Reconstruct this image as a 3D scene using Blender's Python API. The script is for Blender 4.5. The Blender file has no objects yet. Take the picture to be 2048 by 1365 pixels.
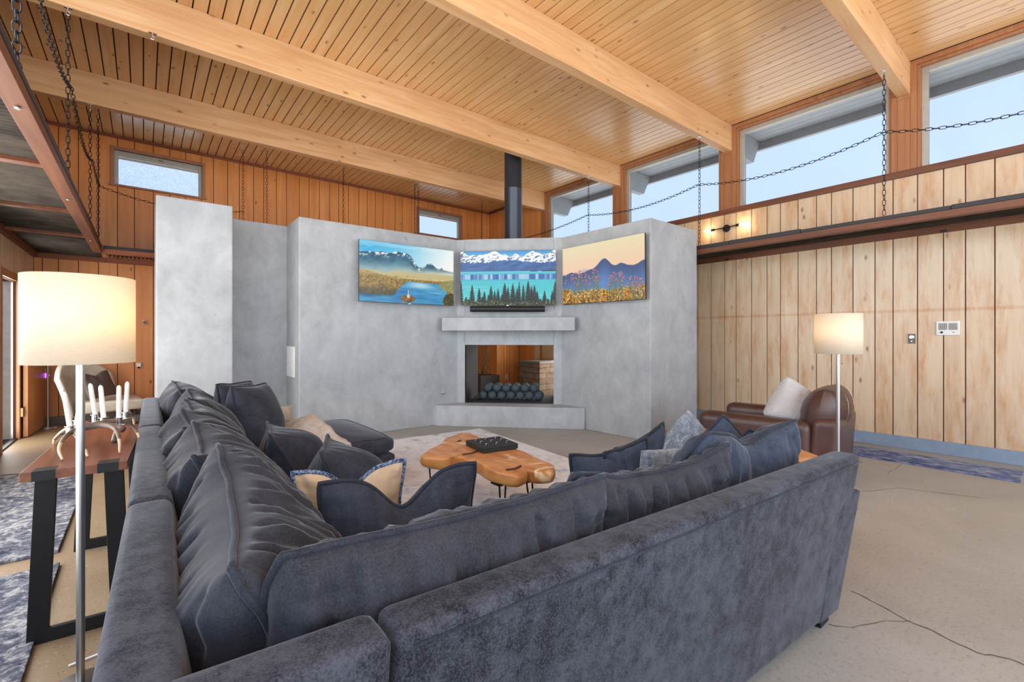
import bpy, bmesh, math, random
import numpy as np
from mathutils import Vector, Matrix, Euler, noise
random.seed(7)
PI = math.pi
C = bpy.context.scene.collection
SC = bpy.context.scene

# ---------------------------------------------------------------- camera, sky, light, exposure
cam_d = bpy.data.cameras.new('camera'); cam = bpy.data.objects.new('camera', cam_d); C.objects.link(cam)
cam_d.sensor_fit = 'HORIZONTAL'; cam_d.sensor_width = 36.0
cam_d.lens = 919.4 / 2048 * 36.0
cam_d.shift_y = -8.5 / 2048
cam_d.clip_start = 0.05
cam.location = (0, 0, 1.3); cam.rotation_euler = (PI/2, 0, -math.radians(38.716))
SC.camera = cam
SC.view_settings.view_transform = 'Standard'; SC.view_settings.look = 'None'
SC.view_settings.exposure = 0.0; SC.view_settings.gamma = 1.0; SC.view_settings.use_curve_mapping = False

w = bpy.data.worlds.new('sky'); SC.world = w; w.use_nodes = True
wn = w.node_tree.nodes; wl = w.node_tree.links
wbg = wn['Background']; wbg.inputs['Strength'].default_value = 2.2
wtc = wn.new('ShaderNodeTexCoord'); wsep = wn.new('ShaderNodeSeparateXYZ'); wr = wn.new('ShaderNodeValToRGB')
wmr = wn.new('ShaderNodeMapRange'); wmr.inputs[1].default_value = -1.0; wmr.inputs[2].default_value = 1.0
wl.new(wtc.outputs['Generated'], wsep.inputs[0]); wl.new(wsep.outputs['Z'], wmr.inputs[0]); wl.new(wmr.outputs[0], wr.inputs[0]); wl.new(wr.outputs[0], wbg.inputs[0])
wr.color_ramp.elements[0].position = 0.47; wr.color_ramp.elements[0].color = (1.35, 1.36, 1.36, 1)      # unseen lower half, brightened to lift the ceiling from below
wr.color_ramp.elements[1].position = 0.51; wr.color_ramp.elements[1].color = (0.56, 0.71, 0.93, 1)
we = wr.color_ramp.elements.new(0.8); we.color = (0.50, 0.66, 0.92, 1)
SC.cycles.max_bounces = 8; SC.cycles.diffuse_bounces = 5; SC.cycles.transparent_max_bounces = 12
SC.cycles.sample_clamp_indirect = 6.0
try:
    SC.cycles.use_denoising = True
except Exception:
    pass

def area(name, loc, rot, sx, sy, power, col):
    d = bpy.data.lights.new(name, 'AREA'); d.shape = 'RECTANGLE'; d.size = sx; d.size_y = sy; d.energy = power; d.color = col
    o = bpy.data.objects.new(name, d); C.objects.link(o); o.location = loc; o.rotation_euler = rot
    return o
# daylight entering through the window wall behind the camera and the glazed left side, plus two added fills
area('daylight_rear_glazing', (2.8, -3.9, 2.2), (math.radians(108), 0, 0), 8.0, 3.6, 310, (0.84, 0.92, 1.0))
area('daylight_left_high_glazing', (-1.15, 0.6, 3.45), (math.radians(88), 0, math.radians(-90)), 6.4, 1.5, 120, (0.88, 0.94, 1.0))
area('fill_left_low', (-1.15, 4.3, 1.25), (math.radians(90), 0, math.radians(-90)), 3.4, 2.0, 110, (1.0, 0.97, 0.92))  # added fill lamp, brightens the dark back left under the ledge
area('daylight_left_doorway', (-1.30, 8.0, 1.02), (math.radians(90), 0, math.radians(-90)), 0.8, 1.9, 34, (1.0, 0.98, 0.95))
area('fill_behind_fireplace', (6.85, 6.4, 1.2), (math.radians(90), 0, math.radians(90)), 1.5, 2.0, 55, (1.0, 0.96, 0.9))  # added lamp to light the space behind the fireplace; no door built here
# ---------------------------------------------------------------- helpers
def S(r, g, b):
    f = lambda c: (c/255/12.92) if c/255 <= 0.04045 else ((c/255+0.055)/1.055)**2.4
    return (f(r), f(g), f(b))

class MB:
    def __init__(s): s.v = []; s.f = []; s.t = []
    def add(s, vs, fs, tint=0.5):
        o = len(s.v); s.v += [tuple(p) for p in vs]
        for f in fs: s.f.append(tuple(i+o for i in f)); s.t.append(tint)
    def hexa(s, p, tint=0.5):   # p: bottom 4 ccw, top 4 ccw
        s.add(p, [(3,2,1,0),(4,5,6,7),(0,1,5,4),(1,2,6,5),(2,3,7,6),(3,0,4,7)], tint)
    def box(s, x0, x1, y0, y1, z0, z1, tint=0.5):
        x0, x1 = min(x0,x1), max(x0,x1); y0, y1 = min(y0,y1), max(y0,y1); z0, z1 = min(z0,z1), max(z0,z1)
        s.hexa([(x0,y0,z0),(x1,y0,z0),(x1,y1,z0),(x0,y1,z0),(x0,y0,z1),(x1,y0,z1),(x1,y1,z1),(x0,y1,z1)], tint)
    def prism(s, poly, z0, z1, tint=0.5):
        a = sum(poly[i][0]*poly[(i+1)%len(poly)][1]-poly[(i+1)%len(poly)][0]*poly[i][1] for i in range(len(poly)))
        if a < 0: poly = poly[::-1]
        n = len(poly)
        vs = [(x,y,z0) for x,y in poly]+[(x,y,z1) for x,y in poly]
        s.add(vs, [tuple(range(n-1,-1,-1)), tuple(range(n,2*n))]+[(i,(i+1)%n,n+(i+1)%n,n+i) for i in range(n)], tint)
    def obox(s, c, ax, ay, az, tint=0.5):    # centre + half axes
        c = Vector(c); ax = Vector(ax); ay = Vector(ay); az = Vector(az)
        s.hexa([c-ax-ay-az, c+ax-ay-az, c+ax+ay-az, c-ax+ay-az, c-ax-ay+az, c+ax-ay+az, c+ax+ay+az, c-ax+ay+az], tint)
    def tube(s, path, r, n=8, closed=False, cap=True, tint=0.5):
        P = [Vector(p) for p in path]; m = len(P)
        R = r if isinstance(r, (list, tuple)) else [r]*m
        up = None; rings = []
        for i in range(m):
            if closed: t = P[(i+1)%m]-P[i-1]
            else: t = P[min(i+1,m-1)]-P[max(i-1,0)]
            t.normalize() if t.length > 1e-9 else None
            if up is None:
                up = t.orthogonal().normalized()
            up = up - t*up.dot(t)
            if up.length < 1e-6: up = t.orthogonal()
            up.normalize(); b = t.cross(up)
            rings.append([P[i]+(up*math.cos(2*PI*k/n)+b*math.sin(2*PI*k/n))*R[i] for k in range(n)])
        vs = [p for rg in rings for p in rg]; fs = []
        for i in range(m if closed else m-1):
            j = (i+1) % m
            for k in range(n):
                k2 = (k+1) % n
                fs.append((i*n+k, i*n+k2, j*n+k2, j*n+k))
        if not closed and cap:
            fs.append(tuple(range(n-1,-1,-1))); fs.append(tuple((m-1)*n+k for k in range(n)))
        s.add(vs, fs, tint)
    def lathe(s, prof, c, n=24, tint=0.5, axis='z'):
        vs = []; m = len(prof)
        for r, h in prof:
            for k in range(n):
                a = 2*PI*k/n
                if axis == 'z': vs.append((c[0]+r*math.cos(a), c[1]+r*math.sin(a), c[2]+h))
                elif axis == 'x': vs.append((c[0]+h, c[1]+r*math.cos(a), c[2]+r*math.sin(a)))
                else: vs.append((c[0]+r*math.sin(a), c[1]+h, c[2]+r*math.cos(a)))
        fs = []
        for i in range(m-1):
            for k in range(n):
                k2 = (k+1) % n
                fs.append((i*n+k, i*n+k2, (i+1)*n+k2, (i+1)*n+k))
        if prof[0][0] > 1e-6: fs.append(tuple(range(n-1,-1,-1)))
        if prof[-1][0] > 1e-6: fs.append(tuple((m-1)*n+k for k in range(n)))
        s.add(vs, fs, tint)
    def sphere(s, c, r, n=20, m=12, tint=0.5):
        prof = [(max(1e-4, r*math.sin(PI*i/m)), -r*math.cos(PI*i/m)) for i in range(m+1)]
        s.lathe(prof, c, n, tint)
    def grid(s, fn, nu, nv, tint=0.5, closed_u=False):
        vs = [fn(i/nu, j/nv) for i in range(nu if closed_u else nu+1) for j in range(nv+1)]
        fs = []
        for i in range(nu):
            i2 = (i+1) % nu if closed_u else i+1
            for j in range(nv):
                fs.append((i*(nv+1)+j, i2*(nv+1)+j, i2*(nv+1)+j+1, i*(nv+1)+j+1))
        s.add(vs, fs, tint)
    def build(s, name, mat, parent=None, origin=None, bevel=0, seg=2, smooth=False):
        me = bpy.data.meshes.new(name)
        if parent is not None: org = wloc(parent)
        elif origin is not None: org = Vector(origin)
        else:
            A = np.array(s.v); org = Vector(((A[:,0].min()+A[:,0].max())/2, (A[:,1].min()+A[:,1].max())/2, A[:,2].min()))
        me.from_pydata([(p[0]-org[0], p[1]-org[1], p[2]-org[2]) for p in s.v], [], s.f)
        at = me.attributes.new('tint', 'FLOAT', 'FACE'); at.data.foreach_set('value', s.t)
        if bevel:
            bm = bmesh.new(); bm.from_mesh(me)
            bmesh.ops.recalc_face_normals(bm, faces=bm.faces)
            es = [e for e in bm.edges if len(e.link_faces) == 2 and e.calc_face_angle(0) > 0.4]
            bmesh.ops.bevel(bm, geom=es, offset=bevel, segments=seg, profile=0.6, affect='EDGES', clamp_overlap=True)
            bm.to_mesh(me); bm.free()
        if smooth:
            me.shade_smooth()
            if smooth == 'auto':
                bm = bmesh.new(); bm.from_mesh(me)
                for e in bm.edges:
                    if len(e.link_faces) == 2 and e.calc_face_angle(0) > 0.7: e.smooth = False
                bm.to_mesh(me); bm.free()
        me.materials.append(mat)
        o = bpy.data.objects.new(name, me); C.objects.link(o)
        if parent is not None: o.parent = parent
        else: o.location = org
        return o

def wloc(o):
    v = Vector((0,0,0))
    while o is not None: v = v + o.location; o = o.parent
    return v
def thing(name, label, cat, loc, group=None):
    o = bpy.data.objects.new(name, None); C.objects.link(o); o.location = loc; o.empty_display_size = 0.1
    return tag(o, label, cat, group)
def tag(o, label, cat, group=None):
    o['label'] = label; o['category'] = cat
    if group: o['group'] = group
    return o
def struct(o, label=None):
    o['kind'] = 'structure'
    if label: o['label'] = label
    return o

# ---------------------------------------------------------------- materials
class NM:
    def __init__(s, name, rough=0.6, metal=0.0, spec=0.5):
        s.m = bpy.data.materials.new(name); s.m.use_nodes = True; s.nt = s.m.node_tree; s.n = s.nt.nodes
        s.b = s.n['Principled BSDF']; s.b.inputs['Roughness'].default_value = rough; s.b.inputs['Metallic'].default_value = metal
        s.b.inputs['Specular IOR Level'].default_value = spec
    def link(s, a, b): s.nt.links.new(a, b)
    def coord(s, scale=(1,1,1), tint_shift=0.0):
        tc = s.n.new('ShaderNodeTexCoord'); mp = s.n.new('ShaderNodeMapping'); mp.inputs['Scale'].default_value = scale
        s.link(tc.outputs['Object'], mp.inputs['Vector'])
        if tint_shift:
            at = s.tint(); mu = s.n.new('ShaderNodeMath'); mu.operation = 'MULTIPLY'; mu.inputs[1].default_value = tint_shift
            s.link(at, mu.inputs[0]); s.link(mu.outputs[0], mp.inputs['Location'])
        return mp.outputs[0]
    def tint(s):
        a = s.n.new('ShaderNodeAttribute'); a.attribute_name = 'tint'; return a.outputs['Fac']
    def noise(s, vec, scale, detail=4, rough=0.55, dist=0.0):
        t = s.n.new('ShaderNodeTexNoise'); t.inputs['Scale'].default_value = scale; t.inputs['Detail'].default_value = detail
        t.inputs['Roughness'].default_value = rough; t.inputs['Distortion'].default_value = dist
        s.link(vec, t.inputs['Vector']); return t.outputs['Fac']
    def voro(s, vec, scale, feature='F1', out='Distance', rnd=1.0):
        t = s.n.new('ShaderNodeTexVoronoi'); t.feature = feature; t.inputs['Scale'].default_value = scale
        t.inputs['Randomness'].default_value = rnd
        s.link(vec, t.inputs['Vector']); return t.outputs[out]
    def ramp(s, fac, stops):
        r = s.n.new('ShaderNodeValToRGB'); cr = r.color_ramp
        while len(cr.elements) < len(stops): cr.elements.new(0.5)
        for e, (p, c) in zip(cr.elements, stops):
            e.position = p; e.color = (c[0], c[1], c[2], 1) if not isinstance(c, (int, float)) else (c, c, c, 1)
        s.link(fac, r.inputs[0]); return r.outputs[0]
    def mix(s, fac, a, b, mode='MIX'):
        m = s.n.new('ShaderNodeMix'); m.data_type = 'RGBA'; m.blend_type = mode
        for inp, val in ((m.inputs[0], fac), (m.inputs[6], a), (m.inputs[7], b)):
            if hasattr(val, 'is_linked') or hasattr(val, 'links'): s.link(val, inp)
            elif isinstance(val, (int, float)): inp.default_value = val
            else: inp.default_value = (val[0], val[1], val[2], 1)
        return m.outputs[2]
    def math(s, op, a, b):
        m = s.n.new('ShaderNodeMath'); m.operation = op
        for i, val in enumerate((a, b)):
            if isinstance(val, (int, float)): m.inputs[i].default_value = val
            else: s.link(val, m.inputs[i])
        return m.outputs[0]
    def color(s, c):
        if isinstance(c, tuple): s.b.inputs['Base Color'].default_value = (*c, 1)
        else: s.link(c, s.b.inputs['Base Color'])
    def bump(s, h, strength=0.3, dist=0.01):
        b = s.n.new('ShaderNodeBump'); b.inputs['Strength'].default_value = strength; b.inputs['Distance'].default_value = dist
        s.link(h, b.inputs['Height']); s.link(b.outputs[0], s.b.inputs['Normal'])
    def emit(s, c, k):
        if isinstance(c, tuple): s.b.inputs['Emission Color'].default_value = (*c, 1)
        else: s.link(c, s.b.inputs['Emission Color'])
        s.b.inputs['Emission Strength'].default_value = k

def flat(name, c, rough=0.6, metal=0.0, spec=0.5):
    n = NM(name, rough, metal, spec); n.color(c)
    v = n.noise(n.coord(), 14, 3); n.color(n.mix(n.ramp(v, [(0.3, 0.0), (0.7, 1.0)]), tuple(x*0.92 for x in c), tuple(min(1, x*1.06) for x in c)))
    return n.m

def wood(name, c_lo, c_mid, c_hi, grain='z', rough=0.45, knots=0.0, knot_c=(0.09,0.035,0.012), spec=0.5, stain=None, vari=0.35, gs=1.0, coat=0.0):
    n = NM(name, rough, 0, spec)
    st = {'x': (0.6, 9, 9), 'y': (9, 0.6, 9), 'z': (9, 9, 0.6)}[grain]
    st = tuple(a*gs for a in st)
    v = n.coord(st, 37.0)
    g = n.noise(v, 1.6, 7, 0.6, 0.7)
    col = n.ramp(g, [(0.28, c_lo), (0.5, c_mid), (0.74, c_hi)])
    ti = n.tint()
    col = n.mix(n.ramp(ti, [(0.0, 0.0), (1.0, vari)]), col, n.ramp(ti, [(0.0, c_hi), (0.5, c_lo), (1.0, c_mid)]))
    big = n.noise(n.coord((1,1,1), 11.0), 1.3, 3)
    col = n.mix(n.ramp(big, [(0.35, 0.0), (0.75, 0.35)]), col, c_lo)
    if knots:
        kv = n.coord({'x': (2.2,5,5), 'y': (5,2.2,5), 'z': (5,5,2.2)}[grain], 23.0)
        vd = n.voro(kv, 1.9); vc = n.voro(kv, 1.9, out='Color')
        sp = n.n.new('ShaderNodeSeparateColor'); n.link(vc, sp.inputs[0])
        on = n.math('LESS_THAN', sp.outputs[0], knots)
        spot = n.ramp(vd, [(0.04, 1.0), (0.09, 0.6), (0.20, 0.0)])
        col = n.mix(n.math('MULTIPLY', spot, on), col, knot_c)
    if stain:
        sv = n.noise(n.coord((4.5,4.5,0.8), 5.0), 1.5, 8, 0.74, 0.2)
        col = n.mix(n.ramp(sv, [(0.47, 0.0), (0.66, 0.8)]), col, stain)
        tc = n.n.new('ShaderNodeTexCoord'); sx = n.n.new('ShaderNodeSeparateXYZ'); n.link(tc.outputs['Object'], sx.inputs[0])
        dz = n.math('ABSOLUTE', n.math('SUBTRACT', sx.outputs[2], 1.60), 0)
        col = n.mix(n.math('MULTIPLY', n.ramp(dz, [(0.012, 0.7), (0.026, 0.0)]), n.ramp(sv, [(0.35, 0.2), (0.6, 1.0)])), col, stain)
    n.color(col)
    n.bump(g, 0.12, 0.004)
    n.b.inputs['Coat Weight'].default_value = coat; n.b.inputs['Coat Roughness'].default_value = 0.22
    return n.m

M = {}
M['ceil'] = wood('ceiling_pine', S(206,152,94), S(222,175,120), S(233,196,148), 'y', 0.34, 0.5, S(120,72,38), vari=0.45, coat=0.5)
M['beam'] = wood('beam_fir', S(198,148,100), S(215,168,120), S(229,192,148), 'x', 0.5, 0.5, S(130,80,45), vari=0.2)
M['groove'] = flat('groove_dark', S(98,54,26), 0.8)
M['wback'] = wood('orange_cedar_panel', S(204,124,60), S(220,144,76), S(232,166,102), 'z', 0.4, 0.10, S(96,45,18), vari=0.6)
M['wright'] = wood('pale_fir_panel', S(200,172,138), S(214,188,156), S(224,202,174), 'z', 0.42, 0.22, S(120,84,56), stain=S(190,136,84), vari=0.4, coat=0.35)
M['trimwood'] = wood('cedar_trim', S(150,84,40), S(176,106,58), S(196,128,76), 'y', 0.45, vari=0.2)
M['trimz'] = wood('cedar_post', S(146,92,56), S(166,112,72), S(186,132,92), 'z', 0.45, vari=0.2)
M['redwood'] = wood('redwood_fascia', S(88,49,28), S(112,66,42), S(132,84,58), 'y', 0.55, vari=0.2)
M['redwoodx'] = wood('redwood_fascia_x', S(120,62,36), S(146,80,50), S(166,98,66), 'x', 0.55, vari=0.2)
M['char'] = flat('charred_board', S(44,46,50), 0.6)
n = NM('corrugated_steel', 0.45, 0.6); n.color(n.ramp(n.noise(n.coord((1,1,1)), 5, 4), [(0.3, S(42,37,33)), (0.7, S(78,69,59))])); M['deck'] = n.m

n = NM('trowelled_concrete', 0.62)
v = n.coord((1,1,1)); a1 = n.noise(v, 1.1, 6, 0.6, 0.9); a2 = n.noise(n.coord((1.0,1.0,0.7)), 4.5, 9, 0.72, 0.35); a3 = n.noise(v, 22, 4, 0.6)
c1 = n.ramp(a1, [(0.3, S(152,155,157)), (0.55, S(166,169,171)), (0.75, S(180,183,185))])
c1 = n.mix(0.5, c1, n.ramp(a2, [(0.32, S(138,142,144)), (0.5, S(166,170,172)), (0.68, S(190,193,195))]))
pit = n.noise(n.coord((1,1,0.6)), 9, 3, 0.5, 0.4)
c1 = n.mix(n.ramp(pit, [(0.70, 0.0), (0.78, 0.5)]), c1, S(112,114,116))
n.color(c1); n.bump(n.math('ADD', a2, n.math('MULTIPLY', a3, 0.3)), 0.25, 0.012); M['concrete'] = n.m

n = NM('ground_concrete_floor', 0.5)
v = n.coord((1,1,1)); f1 = n.noise(v, 0.7, 5, 0.6, 0.4); f2 = n.noise(v, 46, 3, 0.7); f3 = n.voro(v, 42)
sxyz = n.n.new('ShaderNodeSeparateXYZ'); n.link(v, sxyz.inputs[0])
side = n.ramp(n.math('ADD', n.math('ADD', sxyz.outputs[0], n.math('MULTIPLY', f1, .8)), 0.0), [(0.55, 1.0), (0.95, 0.0)])     # left strip: exposed aggregate, with warm lamp light painted in as tan
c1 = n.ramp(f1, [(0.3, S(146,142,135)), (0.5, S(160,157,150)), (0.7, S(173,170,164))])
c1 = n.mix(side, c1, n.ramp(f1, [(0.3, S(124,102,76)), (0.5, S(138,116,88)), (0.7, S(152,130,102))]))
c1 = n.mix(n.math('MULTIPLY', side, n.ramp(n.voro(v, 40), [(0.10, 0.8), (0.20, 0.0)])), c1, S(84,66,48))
c1 = n.mix(n.ramp(f2, [(0.30, 0.45), (0.46, 0.0)]), c1, S(120,106,88))
c1 = n.mix(n.ramp(n.noise(v, 95, 2, 0.5), [(0.66, 0.0), (0.74, 0.6)]), c1, S(226,218,204))
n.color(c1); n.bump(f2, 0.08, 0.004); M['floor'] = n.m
M['crack'] = flat('floor_crack', S(96,86,74), 0.9)
M['bluebase'] = flat('slate_blue_paint', S(134,152,172), 0.5)
M['greybase'] = flat('grey_base_paint', S(110,104,96), 0.6)
M['eave'] = flat('grey_eave_paint', S(150,158,164), 0.6)
M['eave_board'] = flat('grey_eave_board', S(158,166,172), 0.6)
M['alu'] = flat('window_aluminium', S(172,168,158), 0.4, 0.3)
M['black'] = flat('matte_black', S(24,25,27), 0.5)
M['blackmetal'] = flat('black_powdercoat', S(34,33,33), 0.45, 0.4)
M['white'] = flat('white_paint', S(232,231,228), 0.5)
M['chrome'] = NM('polished_nickel', 0.14, 1.0).m; M['chrome'].node_tree.nodes['Principled BSDF'].inputs['Base Color'].default_value = (0.72,0.72,0.72,1)
M['brushed'] = NM('brushed_nickel', 0.32, 1.0).m; M['brushed'].node_tree.nodes['Principled BSDF'].inputs['Base Color'].default_value = (0.50,0.49,0.47,1)
M['chain'] = flat('dark_steel_chain', S(52,54,58), 0.38, 0.8)
M['tvcase'] = flat('grey_tv_casing', S(70,72,76), 0.35, 0.6)
M['flue'] = flat('satin_black_flue', S(62,67,76), 0.34, 0.5)
M['brass'] = flat('aged_brass', S(150,128,88), 0.4, 0.8)
M['soot'] = NM('sooty_firebrick', 0.8).m
n = NM('sooty_lining', 0.8); n.color(n.ramp(n.noise(n.coord((12,12,3)), 1.5, 5, 0.7), [(0.4, S(14,14,16)), (0.62, S(22,22,22)), (0.76, S(84,78,72))])); M['soot'] = n.m
M['ball'] = flat('charcoal_ceramic', S(66,78,84), 0.7)
M['ember'] = flat('dark_fire_bed', S(42,42,48), 0.85)

def glass(name, tintc, rough=0.0):
    m = bpy.data.materials.new(name); m.use_nodes = True; nt = m.node_tree; nd = nt.nodes
    nd.remove(nd['Principled BSDF']); tr = nd.new('ShaderNodeBsdfTransparent'); tr.inputs[0].default_value = (*tintc, 1)
    gl = nd.new('ShaderNodeBsdfGlossy'); gl.inputs['Roughness'].default_value = 0.02; lw = nd.new('ShaderNodeLayerWeight'); lw.inputs[0].default_value = 0.5; pw = nd.new('ShaderNodeMath'); pw.operation = 'POWER'; pw.inputs[1].default_value = 5.0; fr = nd.new('ShaderNodeMath'); fr.operation = 'MULTIPLY_ADD'; fr.inputs[1].default_value = 0.5; fr.inputs[2].default_value = 0.03
    nt.links.new(lw.outputs['Facing'], pw.inputs[0]); nt.links.new(pw.outputs[0], fr.inputs[0])
    mx = nd.new('ShaderNodeMixShader'); nt.links.new(fr.outputs[0], mx.inputs[0]); nt.links.new(tr.outputs[0], mx.inputs[1]); nt.links.new(gl.outputs[0], mx.inputs[2])
    nt.links.new(mx.outputs[0], nd['Material Output'].inputs[0]); return m
M['glass'] = glass('tinted_glass', (0.74,0.75,0.76))
n = NM('frosted_glass', 0.35); n.color(S(214,222,230)); n.b.inputs['Transmission Weight'].default_value = 0.75
n.color(n.ramp(n.noise(n.coord(), 60, 3), [(0.35, S(196,206,216)), (0.65, S(236,240,244))])); n.b.inputs['IOR'].default_value = 1.1; M['frost'] = n.m

def velvet(name, c_d, c_l, sheen=0.6, scale=8.0, mott=1.0):
    n = NM(name, 0.85, 0, 0.15)
    v = n.coord((1,1,0.8)); a = n.noise(v, scale, 10, 0.80, 0.0); b = n.noise(v, 2.6, 4, 0.6, 0.0); c = n.noise(v, 240, 2, 0.6)
    f = n.math('ADD', n.math('MULTIPLY', a, 0.72), n.math('MULTIPLY', b, 0.28))
    col = n.ramp(f, [(0.5-0.10/mott, c_d), (0.5+0.10/mott, c_l)])
    col = n.mix(n.ramp(c, [(0.42, 0.0), (0.72, 0.4)]), col, tuple(min(1, x*1.7) for x in c_l))
    n.color(col); n.b.inputs['Sheen Weight'].default_value = sheen; n.b.inputs['Sheen Roughness'].default_value = 0.35
    n.b.inputs['Sheen Tint'].default_value = (0.90, 0.95, 1.0, 1)
    n.bump(c, 0.3, 0.002); return n.m
M['velvet'] = velvet('charcoal_velvet', S(29,30,35), S(70,72,80), 0.22, 15.0, 1.3)
M['velvet_cushion'] = velvet('charcoal_velvet_cushion', S(42,43,47), S(60,61,67), 0.28)
M['velvet_dark'] = velvet('dark_slate_velvet', S(42,44,51), S(62,66,76), 0.25)
M['velvet_blue'] = velvet('slate_blue_velvet', S(44,49,59), S(66,74,89), 0.3)
M['piping'] = velvet('charcoal_piping', S(36,38,44), S(56,58,66), 0.2)
M['tan'] = flat('tan_linen', S(206,174,138), 0.85)
n = NM('blue_boucle_fringe', 0.95); n.color(n.ramp(n.noise(n.coord(), 120, 2), [(0.4, S(40,52,78)), (0.6, S(130,146,172))])); M['fringe'] = n.m
def fur(name, c1, c2, c3, sc=(1,1,1), s=14):
    n = NM(name, 0.95, 0, 0.1); a = n.noise(n.coord(sc), s, 6, 0.75, 1.0); b = n.noise(n.coord((1,1,1)), 140, 3, 0.7, 0.5)
    n.color(n.mix(0.35, n.ramp(a, [(0.34, c1), (0.5, c2), (0.66, c3)]), n.ramp(b, [(0.3, c1), (0.7, c3)])))
    n.b.inputs['Sheen Weight'].default_value = 0.5; n.bump(n.math('ADD', a, b), 0.9, 0.02); return n.m
M['fur_cream'] = fur('cream_faux_fur', S(206,174,138), S(232,217,196), S(250,246,238))
M['fur_beige'] = fur('beige_faux_fur', S(176,150,120), S(206,184,154), S(228,212,188))
M['fur_grey'] = fur('grey_blue_faux_fur', S(58,72,90), S(116,130,146), S(206,212,216), (1,1,0.35), 26)
M['fur_white'] = fur('white_sherpa', S(232,230,228), S(242,241,240), S(250,250,250), s=22)
n = NM('brown_leather', 0.36); a = n.noise(n.coord(), 3.5, 5, 0.6); n.color(n.ramp(a, [(0.3, S(56,35,30)), (0.7, S(86,57,49))])); n.bump(n.voro(n.coord(), 160), 0.15, 0.002); M['leather'] = n.m
M['walnut'] = wood('walnut_top', S(92,52,34), S(120,70,46), S(146,92,62), 'y', 0.35, vari=0.1)
M['lightbent'] = wood('bent_oak', S(170,106,56), S(190,126,72), S(206,146,92), 'z', 0.4)
n = NM('slab_wood', 0.35)
a = n.noise(n.coord((3,3,3)), 1.2, 5, 0.6, 1.2); wv = n.n.new('ShaderNodeTexWave'); wv.inputs['Scale'].default_value = 2.4; wv.inputs['Distortion'].default_value = 7.0; wv.inputs['Detail'].default_value = 3
n.link(n.coord((1,1,1)), wv.inputs['Vector'])
col = n.mix(0.25, n.ramp(a, [(0.3, S(156,92,44)), (0.5, S(190,124,66)), (0.7, S(212,154,92))]), n.ramp(wv.outputs['Fac'], [(0.0, S(160,98,48)), (1.0, S(214,158,96))]))
sap = n.noise(n.coord((2.2,2.2,1.2)), 1.9, 4, 0.6, 1.4); col = n.mix(n.ramp(sap, [(0.585, 0.0), (0.64, 0.9)]), col, S(226,196,150))
dk = n.noise(n.coord((3.2,9,5)), 1.3, 3, 0.5, 0.8); col = n.mix(n.ramp(dk, [(0.66, 0.0), (0.70, 0.8)]), col, S(84,56,40))
n.color(col); n.bump(a, 0.3, 0.02); M['slab'] = n.m
M['crackwood'] = flat('dark_split', S(70,50,40), 0.9)
M['sapwood'] = flat('bleached_sapwood', S(214,196,172), 0.6)

def rug(name, lo, mid, hi, thr, s1, sc, deep=None):
    n = NM(name, 0.95, 0, 0.1); a = n.noise(n.coord(sc), s1, 8, 0.74, 0.5); b = n.noise(n.coord(), 1.4, 3, 0.6, 0.6)
    col = n.ramp(n.math('ADD', n.math('MULTIPLY', a, 0.75), n.math('MULTIPLY', b, 0.25)), [(thr-0.10, lo), (thr, mid), (thr+0.09, hi)])
    n.color(col); n.bump(n.noise(n.coord(), 150, 3), 0.5, 0.006); return n.m
M['rug_pale'] = rug('distressed_pale_rug', S(128,148,182), S(204,206,212), S(226,226,228), 0.43, 7.0, (1,1,1))
M['rug_blue'] = rug('navy_runner', S(66,80,118), S(110,124,158), S(178,184,200), 0.50, 11.0, (1.0,0.5,1))
M['rug_grey'] = rug('grey_blue_shag', S(50,54,68), S(98,100,110), S(168,166,164), 0.50, 18.0, (1,1,1))
n = NM('linen_shade', 0.9); n.color(S(232,224,208)); n.b.inputs['Transmission Weight'].default_value = 0.0
a = n.noise(n.coord((60,60,400)), 1.0, 2); n.color(n.ramp(a, [(0.3, S(226,216,198)), (0.7, S(240,234,222))]))
n.b.inputs['Subsurface Weight'].default_value = 0.0
tb = n.n.new('ShaderNodeBsdfTranslucent'); tb.inputs[0].default_value = (*S(248,232,204), 1); mx = n.n.new('ShaderNodeMixShader'); mx.inputs[0].default_value = 0.42
n.link(n.b.outputs[0], mx.inputs[1]); n.link(tb.outputs[0], mx.inputs[2]); n.link(mx.outputs[0], n.n['Material Output'].inputs[0]); M['shade'] = n.m
n = NM('bulb_glow', 0.3); n.color(S(255,236,200)); n.emit((1.0,0.78,0.42), 14.0); M['bulb'] = n.m
n = NM('purple_indicator', 0.3); n.color(S(150,80,220)); n.emit((0.45,0.12,0.9), 3.0); M['purple'] = n.m
M['wax'] = flat('white_wax', S(240,236,228), 0.45)
n = NM('antler', 0.45); a = n.noise(n.coord((6,6,6)), 1.6, 5, 0.65, 0.5); n.color(n.ramp(a, [(0.32, S(64,52,44)), (0.55, S(116,98,82)), (0.75, S(172,150,124))])); M['antler'] = n.m
M['tip'] = flat('ivory_antler_tip', S(226,196,156), 0.4)
M['chairfab'] = flat('ivory_fabric', S(216,206,190), 0.85)
M['brownpillow'] = flat('taupe_fabric', S(104,86,80), 0.9)
M['silver'] = flat('silver_metal', S(200,202,206), 0.25, 0.9)
n = NM('door_veneer', 0.35); a = n.noise(n.coord((9,9,0.7)), 1.2, 5, 0.6, 0.5); n.color(n.ramp(a, [(0.3, S(176,112,62)), (0.7, S(206,148,92))])); M['door'] = n.m
M['planter'] = flat('dark_grey_planter', S(64,60,58), 0.6)
M['branch'] = flat('dry_branch', S(118,92,70), 0.8)
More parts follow.
